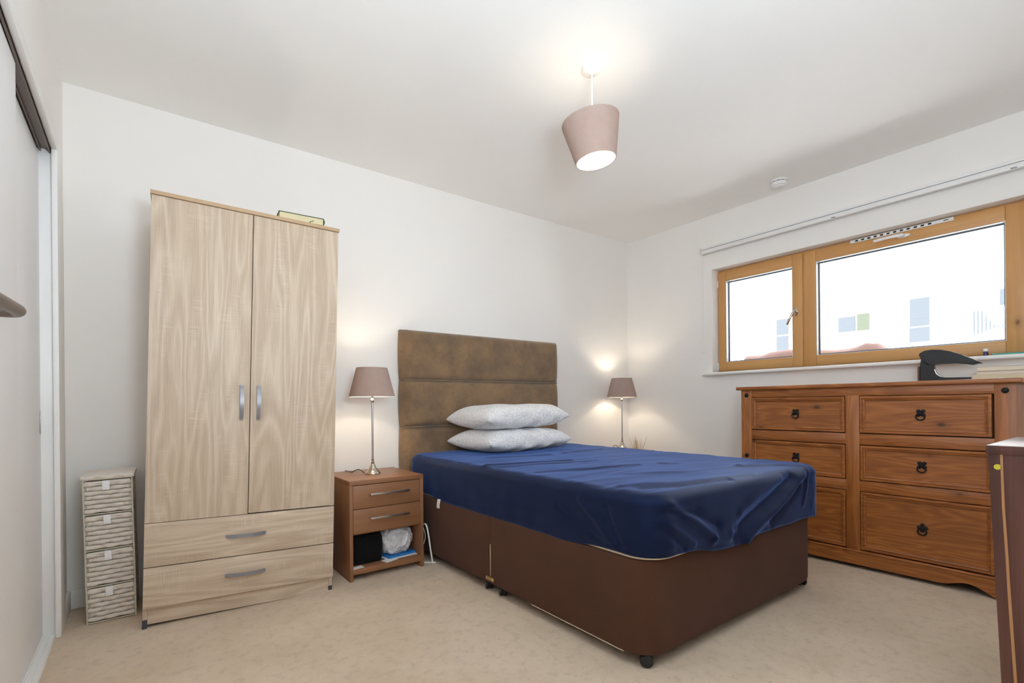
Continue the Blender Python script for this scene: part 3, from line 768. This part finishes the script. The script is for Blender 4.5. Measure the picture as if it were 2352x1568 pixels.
MB().box((BX0 - .0008, BYM - .0012, .085), (BX0 + .004, BYM + .0012, .24)).build('seam_piping', M_CREAM, bed)
# brass linking bracket
b = MB(); b.box((BX0 - .0045, BYM - .032, .064), (BX0 - .001, BYM + .036, .083), .0015)
br = b.build('link_bracket', M_BRASS, bed)
for y in (BYM - .022, BYM + .027):
    MB().lathe([(0, 0), (.0055, 0), (.0045, .003), (0, .0038)], n=14, M=Matrix.Translation((BX0 - .0045, y, .0735)) @ Matrix.Rotation(-PI / 2, 4, 'Y')).build('screw', M_STEEL, br)
def caster(x, y, a, vis=True):
    M = Matrix.Translation((x, y, 0)) @ Matrix.Rotation(a, 4, 'Z')
    b = MB()
    for s in (-1, 1):
        Mw = M @ Matrix.Translation((.006, s * .0105, .0235)) @ Matrix.Rotation(PI / 2, 4, 'X')
        b.lathe([(0, -.008), (.019, -.008), (.0225, -.005), (.0235, 0), (.0225, .005), (.019, .008), (0, .008)], n=32, M=Mw)
    b.box((-.014, -.004, .018), (.018, .004, .046), .002, M=M)
    b.lathe([(0, .038), (.013, .038), (.013, .05), (0, .05)], n=20, M=M)
    return b.build('caster', M_BLACK, bed)
caster(1.400, 1.082, math.radians(128)); caster(2.622, 1.09, .9); caster(1.372, 1.905, .9); caster(1.372, 2.02, 1.1); caster(2.60, 1.905, 1); caster(2.60, 2.03, 1); caster(1.40, 2.86, 1); caster(2.60, 2.86, 1)
# headboard: three padded bands
HX0, HX1, HY = 1.340, 2.700, 2.930
hb = MB().box((HX0 + .01, HY + .045, .12), (HX1 - .01, HY + .074, 1.395), .006).build('headboard', M_SUEDE, bed)
def pad(z0, z1, seed):
    nx, nz = 44, 16; t = bmesh.new(); G = []
    for j in range(nz + 1):
        v = j / nz; row = []
        for i in range(nx + 1):
            u = i / nx
            eu = min(u, 1 - u) * (HX1 - HX0); ev = min(v, 1 - v) * (z1 - z0)
            su = math.sqrt(max(0, 1 - (1 - min(1, eu / .035)) ** 2)); sv = math.sqrt(max(0, 1 - (1 - min(1, ev / .030)) ** 2))
            bl = .014 * math.sin(PI * v) ** .7 * (1 - (2 * u - 1) ** 6)
            d = .036 * su * (.45 + .55 * sv) + bl * .9 + .003 * noise.noise(Vector((u * 7, v * 2, seed)))
            x = HX0 + u * (HX1 - HX0) + (.006 * math.sin(PI * v) * (1 if u > .97 else (-1 if u < .03 else 0)))
            row.append(t.verts.new((x, HY + .045 - d, z0 + v * (z1 - z0))))
        G.append(row)
    for j in range(nz):
        for i in range(nx): t.faces.new((G[j][i], G[j][i + 1], G[j + 1][i + 1], G[j + 1][i]))
    e = [x for x in t.edges if x.is_boundary]
    r = bmesh.ops.extrude_edge_only(t, edges=e)
    for v in [g for g in r['geom'] if isinstance(g, bmesh.types.BMVert)]: v.co.y = HY + .072
    bmesh.ops.recalc_face_normals(t, faces=t.faces)
    m = MB(); m._merge(t)
    return m.build('padded_band', M_SUEDE, hb, ang=1.0)
for k, (z0, z1) in enumerate(((.40, .772), (.776, 1.078), (1.082, 1.405))): pad(z0, z1, k * 5.0)
b = MB()
for z in (.774, 1.080): b.tube([(HX0 + .004, HY + .02, z), (HX0 + .03, HY + .010, z), (HX1 - .04, HY + .010, z), (HX1 - .022, HY + .016, z)], .0032, 8)
b.build('seam_piping', M_SUEDE, hb)

# mattress and fitted sheet
MX0, MX1, MY0, MY1, MT = 1.352, 2.692, 1.030, 2.905, .604
mt = thing('mattress', 'cream mattress almost wholly hidden by the navy sheet', 'mattress', ((MX0 + MX1) / 2, (MY0 + MY1) / 2, .378))
rs = []
for z, i in ((.3785, .02), (.382, .006), (.392, .003), (.45, .012), (.54, .014), (.575, .022), (.590, .04), (.594, .08)):
    rs.append([(p[0], p[1], z) for p in rrect(MX0 + i, MY0 + i, MX1 - i, MY1 - i, .10 - i * .2, 8, 6)])
MB().rings(rs).build('body', M_MATT, mt)
b = MB(); pp = rrect(MX0 + .001, MY0 + .001, MX1 - .001, MY1 - .001, .10, 8, 6); b.tube([(x, y, .3835) for x, y in pp] + [(pp[0][0], pp[0][1], .3835)], .0045, 6)
b.build('piping', M_CREAM, mt)
b = MB().strip([(MX0 - .006, 2.468, .392), (MX0 - .014, 2.468, .378), (MX0 - .0165, 2.474, .350), (MX0 - .0155, 2.475, .330)], (0, 1, -.05), .034, .0008)
b.build('care_tag', M_PAPER, mt)

RIDGES = [  # polyline, amplitude, width : pulled folds of the fitted sheet
    ([(1.40, 1.01, .585), (1.50, 1.01, .535), (1.61, 1.01, .475), (1.70, 1.01, .415)], .013, .018),
    ([(1.70, 1.01, .415), (1.80, 1.01, .405), (1.88, 1.01, .42)], .012, .013),
    ([(1.44, 1.01, .548), (1.60, 1.01, .515), (1.74, 1.01, .45)], -.012, .020),
    ([(1.37, 1.03, .54), (1.44, 1.01, .49), (1.52, 1.01, .445), (1.58, 1.01, .405)], .009, .013),
    ([(1.38, 1.02, .50), (1.46, 1.01, .45), (1.52, 1.01, .40)], -.008, .013),
    ([(1.36, 1.04, .49), (1.41, 1.02, .445), (1.46, 1.01, .41)], .006, .010),
    ([(2.50, 1.01, .60), (2.42, 1.01, .56), (2.28, 1.01, .49), (2.10, 1.01, .43), (1.93, 1.01, .385)], .020, .026),
    ([(2.42, 1.01, .53), (2.28, 1.01, .455), (2.16, 1.01, .41)], -.012, .022),
    ([(2.36, 1.01, .575), (2.16, 1.01, .51), (1.98, 1.01, .45), (1.86, 1.01, .41)], -.013, .026),
    ([(2.25, 1.01, .575), (2.05, 1.01, .535), (1.90, 1.01, .48)], .008, .022),
    ([(2.50, 1.02, .59), (2.50, 1.01, .52), (2.46, 1.01, .44)], .008, .016),
    ([(2.62, 1.06, .59), (2.60, 1.04, .50), (2.56, 1.03, .42)], .006, .018),
    ([(1.34, 1.35, .55), (1.34, 1.25, .47), (1.34, 1.18, .41)], .005, .016),
    ([(1.34, 1.48, .50), (1.34, 1.32, .44), (1.34, 1.24, .40)], -.004, .014),
    ([(1.34, 1.22, .54), (1.34, 1.19, .47), (1.34, 1.15, .40)], -.005, .012),
    ([(1.39, 2.06, .605), (1.60, 2.02, .61), (1.88, 1.96, .61)], .006, .018),
    ([(1.40, 1.97, .605), (1.65, 1.93, .61), (1.95, 1.86, .61)], -.005, .020),
    ([(1.44, 1.72, .605), (1.68, 1.66, .61), (2.0, 1.60, .61)], .005, .024),
    ([(1.42, 1.22, .60), (1.62, 1.14, .61), (1.80, 1.10, .61), (2.1, 1.08, .61)], .007, .022),
    ([(1.44, 1.14, .60), (1.66, 1.08, .61), (1.9, 1.06, .60)], -.007, .018),
    ([(1.70, 1.42, .61), (1.95, 1.30, .61), (2.3, 1.24, .61)], .004, .020),
    ([(2.30, 1.24, .61), (2.45, 1.15, .61), (2.54, 1.04, .60)], .006, .022),
    ([(1.60, 2.35, .61), (2.0, 2.25, .61), (2.5, 2.3, .61)], .004, .025),
    ([(2.10, 1.55, .61), (2.14, 1.52, .61), (2.2, 1.50, .61)], .005, .010),
]
def seg_d(p, a, b):
    ab = b - a; t = max(0, min(1, (p - a).dot(ab) / ab.length_squared)); return (p - a - ab * t).length
RG = [([Vector(q) for q in pl], a, w) for pl, a, w in RIDGES]
def sheet_mesh():
    S0, S1, T0, T1, Z = MX0 - .011, MX1 + .008, MY0 - .014, MY1 + .006, MT
    prof = []
    for k in range(15): prof.append((None, k / 14))         # side, hem to shoulder
    rs = []; R = .115
    for k in range(25):
        u = k / 24; i = .006 * (1 - math.sin(PI * min(1, u * 1.15)) ** .8) * (.35 if u < .5 else .3)
        z = .380 + u * (.558 - .380); rs.append((i, z, R))
    for k in range(1, 9):
        a = PI / 2 * k / 8; rs.append((.0006 + .046 * (1 - math.cos(a)), .558 + .046 * math.sin(a), R - .03 * k / 8))
    i = .058
    while i < .655: rs.append((i, .604, max(.03, .085 - (i - .05) * .1))); i += .0125
    out = []; nn, sb = 10, 150
    for (i, z, R) in rs:
        P = rrect(S0 + i, T0 + i, S1 - i, T1 - i, min(R, (S1 - S0) / 2 - i - .002), nn, sb)
        out.append([Vector((p[0], p[1], z)) for p in P])
    t = bmesh.new(); V = [[t.verts.new(p) for p in r] for r in out]; n = len(V[0])
    for A, B in zip(V[:-1], V[1:]):
        for k in range(n): t.faces.new((A[k], A[(k + 1) % n], B[(k + 1) % n], B[k]))
    t.faces.new(V[-1])
    bmesh.ops.recalc_face_normals(t, faces=t.faces)
    t.normal_update()
    cz = Vector(((S0 + S1) / 2, (T0 + T1) / 2, .5))
    disp = []
    for v in t.verts:
        p = v.co.copy(); nrm = v.normal.copy()
        if nrm.dot(p - cz) < 0 and p.z < .6: nrm = -nrm
        if p.z > .603: nrm = Vector((0, 0, 1))
        d = 0
        for pl, a, w in RG:
            if (p - pl[0]).length > .9: continue
            m = min(seg_d(p, x, y) for x, y in zip(pl[:-1], pl[1:]))
            if m < 2.6 * w: d += a * 1.25 * (math.exp(-(m / (w * .8)) ** 2))
        top = p.z > .6
        if top:
            d += .0045 * noise.noise(Vector((p.x * 3.5, p.y * 9, 2))) + .0032 * (1 - abs(noise.noise(Vector((p.x * 4 + p.y * 2, p.y * 17, 5)))) * 3) * max(0, noise.noise(Vector((p.x * 2, p.y * 2.5, 9))) + .25)
            d -= .006 * max(0, 1 - ((p.x - 2.0) / .7) ** 2) * 0
        else:
            u = max(0, (.60 - p.z) / .2)
            s = p.x + p.y
            d += u * .0032 * noise.noise(Vector((s * 9, p.z * 6, 8))) + .0025 * noise.noise(Vector((s * 4, p.z * 22, 3)))
        disp.append((v, nrm * d))
    for v, q in disp: v.co += q
    for v in t.verts:      # hem line drifts up and down along the bed
        if v.co.z < .43:
            k = (.43 - v.co.z) / .05
            x, y = v.co.x, v.co.y
            h = .006 * noise.noise(Vector((x * 6, y * 6, 1)))
            if y < 1.35 and x < 1.6: h += .010 * min(1, (1.6 - x) / .12) * min(1, (1.35 - y) / .1)
            if y < 1.1 and 1.68 < x < 2.0: h -= .014 * math.sin(PI * (x - 1.68) / .32)
            if y > 2.42 and x < 1.45: h += .022 * min(1, (y - 2.42) / .2)
            if x < 1.45 and y > 1.30: h -= .008 * min(1, (y - 1.30) / .15)
            if y < 1.2 and x > 1.60: h -= .015 * min(1, (x - 1.60) / .08)
            if x > 2.6: h -= .012
            v.co.z += h * max(0, min(1, k))
    m = MB(); m._merge(t)
    o = m.build('fitted_sheet', M_SHEET, None, origin=((MX0 + MX1) / 2, (MY0 + MY1) / 2, .386), ang=1.6)
    so = o.modifiers.new('cloth thickness', 'SOLIDIFY'); so.thickness = .0012; so.offset = 1
    return o
tag(sheet_mesh(), 'creased navy blue fitted sheet stretched over the mattress', 'sheet')

# pillows
def pillow(cx, cy, z, L, D, T, rot, seed, label, tilt=0.0, front_folds=(), droop=.0):
    nu, nv = 72, 48; t = bmesh.new()
    def P(u, v, sgn):     # u, v in -1..1
        eu, ev = abs(u), abs(v)
        edge = (max(0, 1 - eu ** 4.6) ** .46) * (max(0, 1 - ev ** 3.4) ** .46)
        pinx = 1 - .060 * (1 - ev ** 2) * 0 - .05 * (ev ** 2) * 0
        x = u * L / 2 * (1 - .045 * (1 - ev ** 2) ** 1 * (eu ** 6) * 1.0)
        y = v * D / 2 * (1 - .075 * (1 - eu ** 2) * (ev ** 6))
        h = T / 2 * edge * (1.12 if sgn > 0 else .86)
        w = edge ** .5
        h += sgn * w * (.006 * noise.noise(Vector((u * 2.2, v * 2.0, seed + sgn))) )
        z_ = sgn * h
        # puckers along the open front edge
        if v < -.15:
            k = (min(1, (-v - .15) / .5)) * (1 - max(0, (-v - .93) / .07) * .7) * max(0, min(1, (.95 - eu) / .12))
            f = math.sin((u * 13 + v * 4.0 + 2.4 * noise.noise(Vector((u * 3, 1, seed)))) * 1.0)
            amp = .0105 * (.45 + .55 * noise.noise(Vector((u * 2.6, 3, seed * 2)))) * (1.25 if u > -.25 else .5)
            z_ += sgn * k * amp * f * .8
            y -= amp * .9 * f * k * (1 - max(0, (-v - .96) / .04))
        z_ += -.018 * droop * (eu ** 4) * 1.0
        z_ += .004 * noise.noise(Vector((u * 2, v * 2, seed * 3)))
        return Vector((x, y, z_))
    g = {}
    for sgn in (1, -1):
        for j in range(nv + 1):
            for i in range(nu + 1):
                u = 2 * i / nu - 1; v = 2 * j / nv - 1
                u = math.sin(u * PI / 2) * .35 + u * .65; v = math.sin(v * PI / 2) * .4 + v * .6
                bd = i in (0, nu) or j in (0, nv)
                if bd and sgn == -1: g[(sgn, i, j)] = g[(1, i, j)]; continue
                q = P(u, v, sgn)
                if bd: q.z = .5 * (P(u, v, 1).z + P(u, v, -1).z)
                g[(sgn, i, j)] = t.verts.new(q)
    for sgn in (1, -1):
        for j in range(nv):
            for i in range(nu):
                f = [g[(sgn, i, j)], g[(sgn, i + 1, j)], g[(sgn, i + 1, j + 1)], g[(sgn, i, j + 1)]]
                t.faces.new(f if sgn > 0 else f[::-1])
    M = Matrix.Translation((cx, cy, z)) @ Matrix.Rotation(rot, 4, 'Z') @ Matrix.Rotation(tilt, 4, 'Y')
    m = MB(); m._merge(t, M)
    o = m.build('pillow', M_PILLOW, None, origin=(cx, cy, z - T / 2), ang=1.2)
    return tag(o, label, 'pillow', 'speckled pillows on the bed')
pillow(1.992, 2.664, .673, .715, .47, .150, math.radians(4.5), 1.0, 'white and grey speckled pillow lying directly on the navy sheet', 0.0)
pillow(1.985, 2.668, .825, .715, .46, .160, math.radians(4), 6.0, 'white and grey speckled pillow on top of the other one', -.02)

# ------------------------------------------------------------------ pine chest of drawers
DX, DXB = 3.125, 3.572
DY0, DY1 = .395, 1.658
ch = thing('chest_of_drawers', 'wide orange-brown waxed pine six-drawer chest under the window', 'chest of drawers', ((DX + DXB) / 2, (DY0 + DY1) / 2, 0))
MB().box((DX - .022, DY0 - .022, .991), (DXB, DY1 + .026, 1.013), .006, 3).build('top', M_PINE_Y, ch)
b = MB()
MB().box((DX, DY1 - .068, .0), (DX + .03, DY1, .991), .0015).build('post', M_PINE_Z, ch)
MB().box((DX, DY0, .0), (DX + .03, DY0 + .072, .991), .0015).build('post', M_PINE_Z, ch)
MB().box((DX, .999, .10), (DX + .028, 1.065, .946), .0015).build('post', M_PINE_Z, ch)
MB().box((DX + .03, DY0, .0), (DXB, DY0 + .02, .991), .001).build('side_panel', M_PINE_Z, ch)
MB().box((DX + .03, DY1 - .02, .0), (DXB, DY1, .991), .001).build('side_panel', M_PINE_Z, ch)
MB().box((DXB - .01, DY0 + .02, .06), (DXB, DY1 - .02, .991)).build('back_panel', M_PINE_Z, ch)
b = MB()
b.box((DX + .0005, DY0 + .072, .944), (DX + .028, DY1 - .068, .991), .001)
for z0, z1 in ((.678, .737), (.424, .481)):
    b.box((DX + .0005, DY0 + .072, z0), (DX + .028, .999, z1), .001); b.box((DX + .0005, 1.065, z0), (DX + .028, DY1 - .068, z1), .001)
b.build('rail', M_PINE_Y, ch)
# shaped plinth with cut-out feet
out = [(DY0 - .004, .0)]
for k in range(9): a = PI / 2 * k / 8; out.append((DY0 + .085 + .055 * (math.sin(a)), .052 * (1 - math.cos(a)) ** .8 if k else 0))
mid0, mid1 = DY0 + .155, DY1 - .155
out = [(DY0 - .004, 0), (DY0 + .060, 0)]
out += [(DY0 + .060 + .11 * k / 8, .046 * math.sin(PI / 2 * k / 8) ** 1.2) for k in range(1, 9)]
out += [(DY0 + .17 + .10 * k / 6, .046 - .024 * (1 - math.cos(PI * k / 6)) / 2) for k in range(1, 7)]
out += [(DY1 - .27 + .10 * k / 6, .022 + .024 * (1 - math.cos(PI * k / 6)) / 2) for k in range(0, 7)]
out += [(DY1 - .17 + .11 * k / 8, .046 * math.sin(PI / 2 * (1 - k / 8)) ** 1.2) for k in range(1, 8)]
out += [(DY1 - .060, 0), (DY1 + .004, 0), (DY1 + .004, .094), (DY0 - .004, .094)]
MB().prism(out, 0, DX - .012, DX + .016).build('plinth', M_PINE_Y, ch)
MB().box((DX - .016, DY0 - .006, .090), (DX + .012, DY1 + .006, .101), .004, 3).build('plinth_moulding', M_PINE_Y, ch)
def stud(y, z):
    return MB().lathe([(0, 0), (.0135, 0), (.013, .003), (.009, .0065), (.004, .008), (0, .0083)], n=24, M=Matrix.Translation((DX + .0005, y, z)) @ Matrix.Rotation(-PI / 2, 4, 'Y')).build('stud', M_IRON, ch)
for y in (DY1 - .035, DY0 + .036):
    for z in (.958, .572, .2): stud(y, z)
def pine_drawer(y0, y1, z0, z1, push=0.0, rot=0.0):
    xf = DX - .004 - push
    b = MB()
    w = .026     # raised, mitred moulding around a flat panel
    t = bmesh.new()
    def R(i, x): return [t.verts.new((x, y, z)) for y, z in ((y0 + i, z0 + i), (y1 - i, z0 + i), (y1 - i, z1 - i), (y0 + i, z1 - i))]
    L = [R(0, xf + .030), R(0, xf + .001), R(.0025, xf - .002), R(w * .40, xf - .002), R(w * .46, xf + .0035), R(w * .54, xf + .0035), R(w * .64, xf + .0005), R(w * .84, xf + .0035), R(w * .92, xf + .011), R(w, xf + .0115)]
    for A, B in zip(L[:-1], L[1:]):
        for k in range(4): t.faces.new((A[k], A[(k + 1) % 4], B[(k + 1) % 4], B[k]))
    t.faces.new(L[-1]); t.faces.new(L[0])
    bmesh.ops.recalc_face_normals(t, faces=t.faces); b._merge(t)
    d = b.build('drawer', M_PINE_Y, ch, ang=.2)
    yc, zc = (y0 + y1) / 2, (z0 + z1) / 2 + .010
    x = xf + .0115
    h = MB()
    R0 = Matrix.Translation((x, yc, zc)) @ Matrix.Rotation(rot, 4, 'X')
    for a in (45, 135, 225, 315) if rot == 0 else (0, 90, 180, 270):
        q = math.radians(a)
        h.lathe([(0, 0), (.0095, 0), (.0085, .003), (0, .0045)], n=16, M=Matrix.Translation((x, yc + .0135 * math.cos(q), zc + .0135 * math.sin(q))) @ Matrix.Rotation(-PI / 2, 4, 'Y'))
    h.lathe([(0, 0), (.012, 0), (.010, .007), (.005, .012), (0, .0125)], n=18, M=Matrix.Translation((x, yc, zc)) @ Matrix.Rotation(-PI / 2, 4, 'Y'))
    pl = h.build('backplate', M_IRON, d)
    ring = MB(); pts = [(x - .009 - .002 * math.sin(2 * PI * k / 24), yc + .0175 * math.cos(2 * PI * k / 24), zc - .019 + .0165 * math.sin(2 * PI * k / 24)) for k in range(25)]
    ring.tube(pts, .0034, 8, cap=False); ring.build('ring_pull', M_IRON, pl)
LZ = ((.742, .941), (.485, .673), (.107, .420))
for k, (z0, z1) in enumerate(LZ):
    pine_drawer(1.068, 1.587, z0, z1)
    pine_drawer(.475 if k == 0 else .470, .995, z0, z1, .002 if k == 0 else 0, .01 if k == 2 else 0)
# dark sheet: shade of the gaps around the drawers put in as colour
MB().box((DX + .026, DY0 + .03, .10), (DX + .032, DY1 - .03, .945)).build('gap_shade_panel', M_GAPSHADE, ch)

# ------------------------------------------------------------------ things on the chest and sill
TZ = 1.013
st = thing('stapler', 'large black heavy-duty stapler standing on the pine chest', 'stapler', (3.35, .68, TZ))
sx0, sx1 = 3.325, 3.375
arm = [(.790, 1.158), (.783, 1.168), (.765, 1.178), (.735, 1.1815), (.70, 1.178), (.66, 1.166), (.615, 1.145), (.575, 1.122), (.548, 1.104), (.541, 1.097), (.565, 1.099), (.572, 1.091), (.60, 1.098), (.64, 1.104), (.69, 1.105), (.735, 1.102), (.745, 1.10), (.775, 1.125), (.784, 1.150)]
MB().prism([(y, z) for y, z in arm], 0, sx0, sx1, .004).build('arm', M_BLACK, st)
body = [(.783, TZ), (.783, 1.11), (.775, 1.15), (.735, 1.118), (.728, 1.10), (.726, 1.075), (.720, 1.055), (.705, 1.040), (.690, 1.034), (.655, 1.032), (.60, 1.031), (.585, 1.031), (.585, 1.022), (.66, 1.020), (.70, TZ)]
MB().prism(body, 0, sx0 + .004, sx1 - .004, .002).build('base', M_BLACK, st)
MB().box((3.318, .783, TZ), (3.382, .792, 1.098), .003).build('back_plate', plain('brown_plastic', (92, 60, 50), .5), st)
MB().prism([(.780, 1.169), (.765, 1.1795), (.735, 1.183), (.70, 1.1795), (.66, 1.1675), (.615, 1.1465), (.615, 1.143), (.66, 1.163), (.70, 1.176), (.735, 1.179), (.765, 1.175)], 0, sx0 + .006, sx1 - .006).build('grip', M_FOOT, st)
MB().tube([(3.35, .727, 1.078), (3.35, .722, 1.058), (3.35, .712, 1.045), (3.35, .696, 1.038)], .006, 10).build('spring_bar', M_STEEL, st)
M_PG = plain('aged_pages', (214, 200, 172), .85); M_PG2 = plain('pale_pages', (226, 214, 194), .85)
M_COV1 = plain('grey_green_cover', (120, 112, 92), .6); M_COV2 = plain('white_cover', (222, 218, 212), .6); M_COV3 = plain('tan_cover', (196, 170, 130), .6)
z = TZ
for k, (cx, cy, L, D, T, rot, pg, cv, lab) in enumerate((
    (3.375, .472, .20, .135, .027, .03, M_PG, M_COV3, 'thick tan-paged paperback, lowest of the books on the chest'),
    (3.375, .478, .165, .12, .016, .04, M_PG2, M_COV2, 'thin pale paperback between the other two books on the chest'),
    (3.370, .475, .165, .12, .021, .05, M_PG2, M_COV1, 'paperback with a curled cover, topmost on the chest'))):
    B = thing('book', lab, 'book', (cx, cy, z), PI / 2 + rot, 'paperbacks stacked on the pine chest')
    c = MB(); c.box((-L / 2, -D / 2, 0), (L / 2, D / 2, .0009)); c.box((-L / 2, -D / 2, T - .0009), (L / 2, D / 2, T)); c.box((-L / 2, -D / 2 + .0, 0), (L / 2, -D / 2 + .0012, T)) if False else None
    c.build('cover', cv, B, local=True)
    MB().box((-L / 2 + .001, -D / 2 + .001, .0009), (L / 2 - .001, D / 2 - .001, T - .0009)).build('page_block', pg, B, local=True)
    z += T + .0002
flat_sheet('white_card', 3.20, .455, TZ, .03, .02, .006, .3, M_PAPER, 'small white object on the chest in front of the books', 'trinket', .002)
bt = thing('small_bottle', 'tiny dark blue bottle with white cap on the window sill', 'bottle', (3.64, .575, 1.150))
MB().lathe([(0, 0), (.0095, 0), (.010, .003), (.010, .020), (.008, .025), (.006, .026), (0, .026)], (3.64, .575, 1.150), 24).build('body', plain('dark_blue_glass', (50, 52, 96), .25), bt)
MB().lathe([(0, .026), (.0105, .026), (.011, .029), (.011, .038), (.009, .041), (0, .041)], (3.64, .575, 1.150), 24).build('cap', M_WHITEP, bt)
o = flat_sheet('teal_case', 3.66, .49, 1.150, .05, .12, .012, 0, plain('teal_plastic', (70, 160, 150), .5), 'flat teal case lying on the window sill', 'case', .003)

# ------------------------------------------------------------------ dark wood cabinet in the near right corner
M_ROSE = None
def mk_rose():
    n = NT('rosewood_laminate'); d, m, l = lin((62, 34, 28)), lin((86, 50, 42)), lin((112, 72, 62))
    v = n.map((8, 26, .7)); g = n.noise(v, 1.0, 3, .55, .25); f = n.noise(n.map((200, 300, 5)), 1.0, 3)
    c = n.ramp(g, [(.32, d), (.5, m), (.68, l)]); c = n.mix(n.math('MULTIPLY', f, .3), c, d)
    n.set(Base_Color=c, Roughness=.35); n.bump(f, .08, .0005); return n.m
M_ROSE = mk_rose()
CX0, CY1, CZ = 1.726, .275, .800
rc = thing('side_cabinet', 'dark reddish wood-effect cabinet cropped at the right picture edge', 'cabinet', (CX0 + .22, 0.0, 0))
rc.matrix_basis = Matrix.Translation((CX0, CY1, 0)) @ Matrix.Rotation(math.radians(.0), 4, 'Z') @ Matrix.Rotation(math.radians(0), 4, 'X')
lean = .028
def cl(name, mb, mat, p=rc): return mb.build(name, mat, p, local=True)
cl('top', MB().box((0, -.56, CZ - .022), (.45, 0, CZ), .001), M_ROSE)
b = MB()
b.prism([(-.56, .0), (-.004 - lean, .0), (-.004, CZ - .022), (-.56, CZ - .022)], 0, .004, .022)
b.prism([(-.56, .0), (-.004 - lean, .0), (-.004, CZ - .022), (-.56, CZ - .022)], 0, .428, .446)
b.box((.022, -.55, .05), (.428, -.06, .07)); b.box((.022, -.55, .4), (.428, -.06, .418)); b.box((.022, -.06, .0), (.428, -.045, CZ - .022))
cl('side_panel', b, M_ROSE)
# pale inlay stripe and the round yellow sticker
M_INLAY = plain('pale_inlay', (176, 128, 84), .5, var=.1)
cl('inlay_stripe', MB().prism([(-.0262, .778), (-.0310, .778), (-.0342, .643), (-.0400, .52), (-.0430, .44), (-.0475, .339), (-.0530, .22), (-.0630, 0), (-.0575, 0), (-.0470, .22), (-.0415, .339), (-.0372, .44), (-.0345, .52), (-.0290, .643)], 0, .0034, .0046), M_INLAY)
cl('round_sticker', MB().lathe([(0, 0), (.0070, 0), (.0070, .0006), (0, .0006)], n=32, M=Matrix.Translation((.0040, -.0215, .746)) @ Matrix.Rotation(-PI / 2, 4, 'Y')), plain('yellow_sticker', (214, 196, 60), .5))

# ------------------------------------------------------------------ outside the window
M_RENDER = plain('white_render', (232, 232, 230), .9)
M_EXTG = plain('blue_grey_glazing', (70, 75, 80), .5)
M_EXTG2 = plain('green_grey_panel', (70, 75, 59), .6)
ab = thing('apartment_building', 'white rendered building across the street, washed out by daylight', 'building', (12.5, 3.5, -6))
MB().box((12.0, -4, -6), (18, 12, 9), 0).build('facade', M_RENDER, ab)
def fwin(y0, y1, z0, z1, mat=M_EXTG, fr=True):
    w = MB().box((11.96, y0, z0), (12.02, y1, z1)).build('window', mat, ab)
fwin(5.222, 5.483, 2.476, 2.836); fwin(5.222, 5.483, 2.092, 2.44); fwin(3.888, 4.192, 2.382, 2.695)
fwin(3.633, 3.846, 2.377, 2.723, M_EXTG2); fwin(2.666, 2.965, 2.345, 2.879); fwin(2.666, 2.972, 2.04, 2.315)
fwin(1.50, 1.706, 2.557, 2.835)
b = MB()
for k in range(9):
    y = 2.03 - k * .052; h = (0.0, .0, .02, .12, .2, .28, .3, .3, .0)[k]
    b.box((11.90, y - .010, 2.08 + h * .3), (11.93, y + .010, 2.50 - h))
b.build('balcony_railing', M_EXTG, ab)
ln = thing('street_lamp', 'faint lamp arm seen against the white building', 'lamp', (11.7, 6.28, 3.40))
MB().tube([(11.95, 6.36, 3.43), (11.8, 6.30, 3.45), (11.7, 6.22, 3.44)], .015, 8).build('arm', M_ALU, ln)
MB().lathe([(0, 0), (.05, 0), (.03, .05), (0, .06)], (11.7, 6.24, 3.38), 16).build('head', M_ALU, ln)
# rust blanket spread over the outer ledge
prof = [(2.10, 1.204), (2.066, 1.240), (2.03, 1.292), (1.99, 1.288), (1.93, 1.284), (1.855, 1.300), (1.78, 1.308), (1.71, 1.314), (1.60, 1.300), (1.50, 1.290), (1.40, 1.280), (1.32, 1.281), (1.26, 1.296), (1.216, 1.311), (1.142, 1.302), (1.095, 1.262), (1.06, 1.205)]
def pz(y):
    for (a, za), (c, zc) in zip(prof[:-1], prof[1:]):
        if c <= y <= a: return za + (zc - za) * (a - y) / (a - c)
    return 1.2
t = bmesh.new(); NX, NY = 16, 120; G = []
for i in range(NX + 1):
    u = i / NX; row = []
    for j in range(NY + 1):
        y = 2.10 - j * (2.10 - 1.06) / NY
        e = max(0, math.sin(PI * u)) ** .55
        h = (pz(y) - 1.198) * e + .006 * noise.noise(Vector((u * 4, y * 14, 2))) * e
        row.append(t.verts.new((3.86 + u * .17, y + .01 * noise.noise(Vector((u * 3, y * 5, 0))), 1.198 + max(0, h))))
    G.append(row)
for i in range(NX):
    for j in range(NY): t.faces.new((G[i][j], G[i + 1][j], G[i + 1][j + 1], G[i][j + 1]))
bmesh.ops.recalc_face_normals(t, faces=t.faces)
e = [x for x in t.edges if x.is_boundary]; r = bmesh.ops.extrude_edge_only(t, edges=e)
for v in [g for g in r['geom'] if isinstance(g, bmesh.types.BMVert)]: v.co.z = 1.196
m = MB(); m._merge(t); o = m.build('rust_blanket', M_BLANKET, None, origin=(3.95, 1.6, 1.196), ang=1.2)
tag(o, 'rumpled rust-brown blanket on the ledge outside the window', 'blanket')
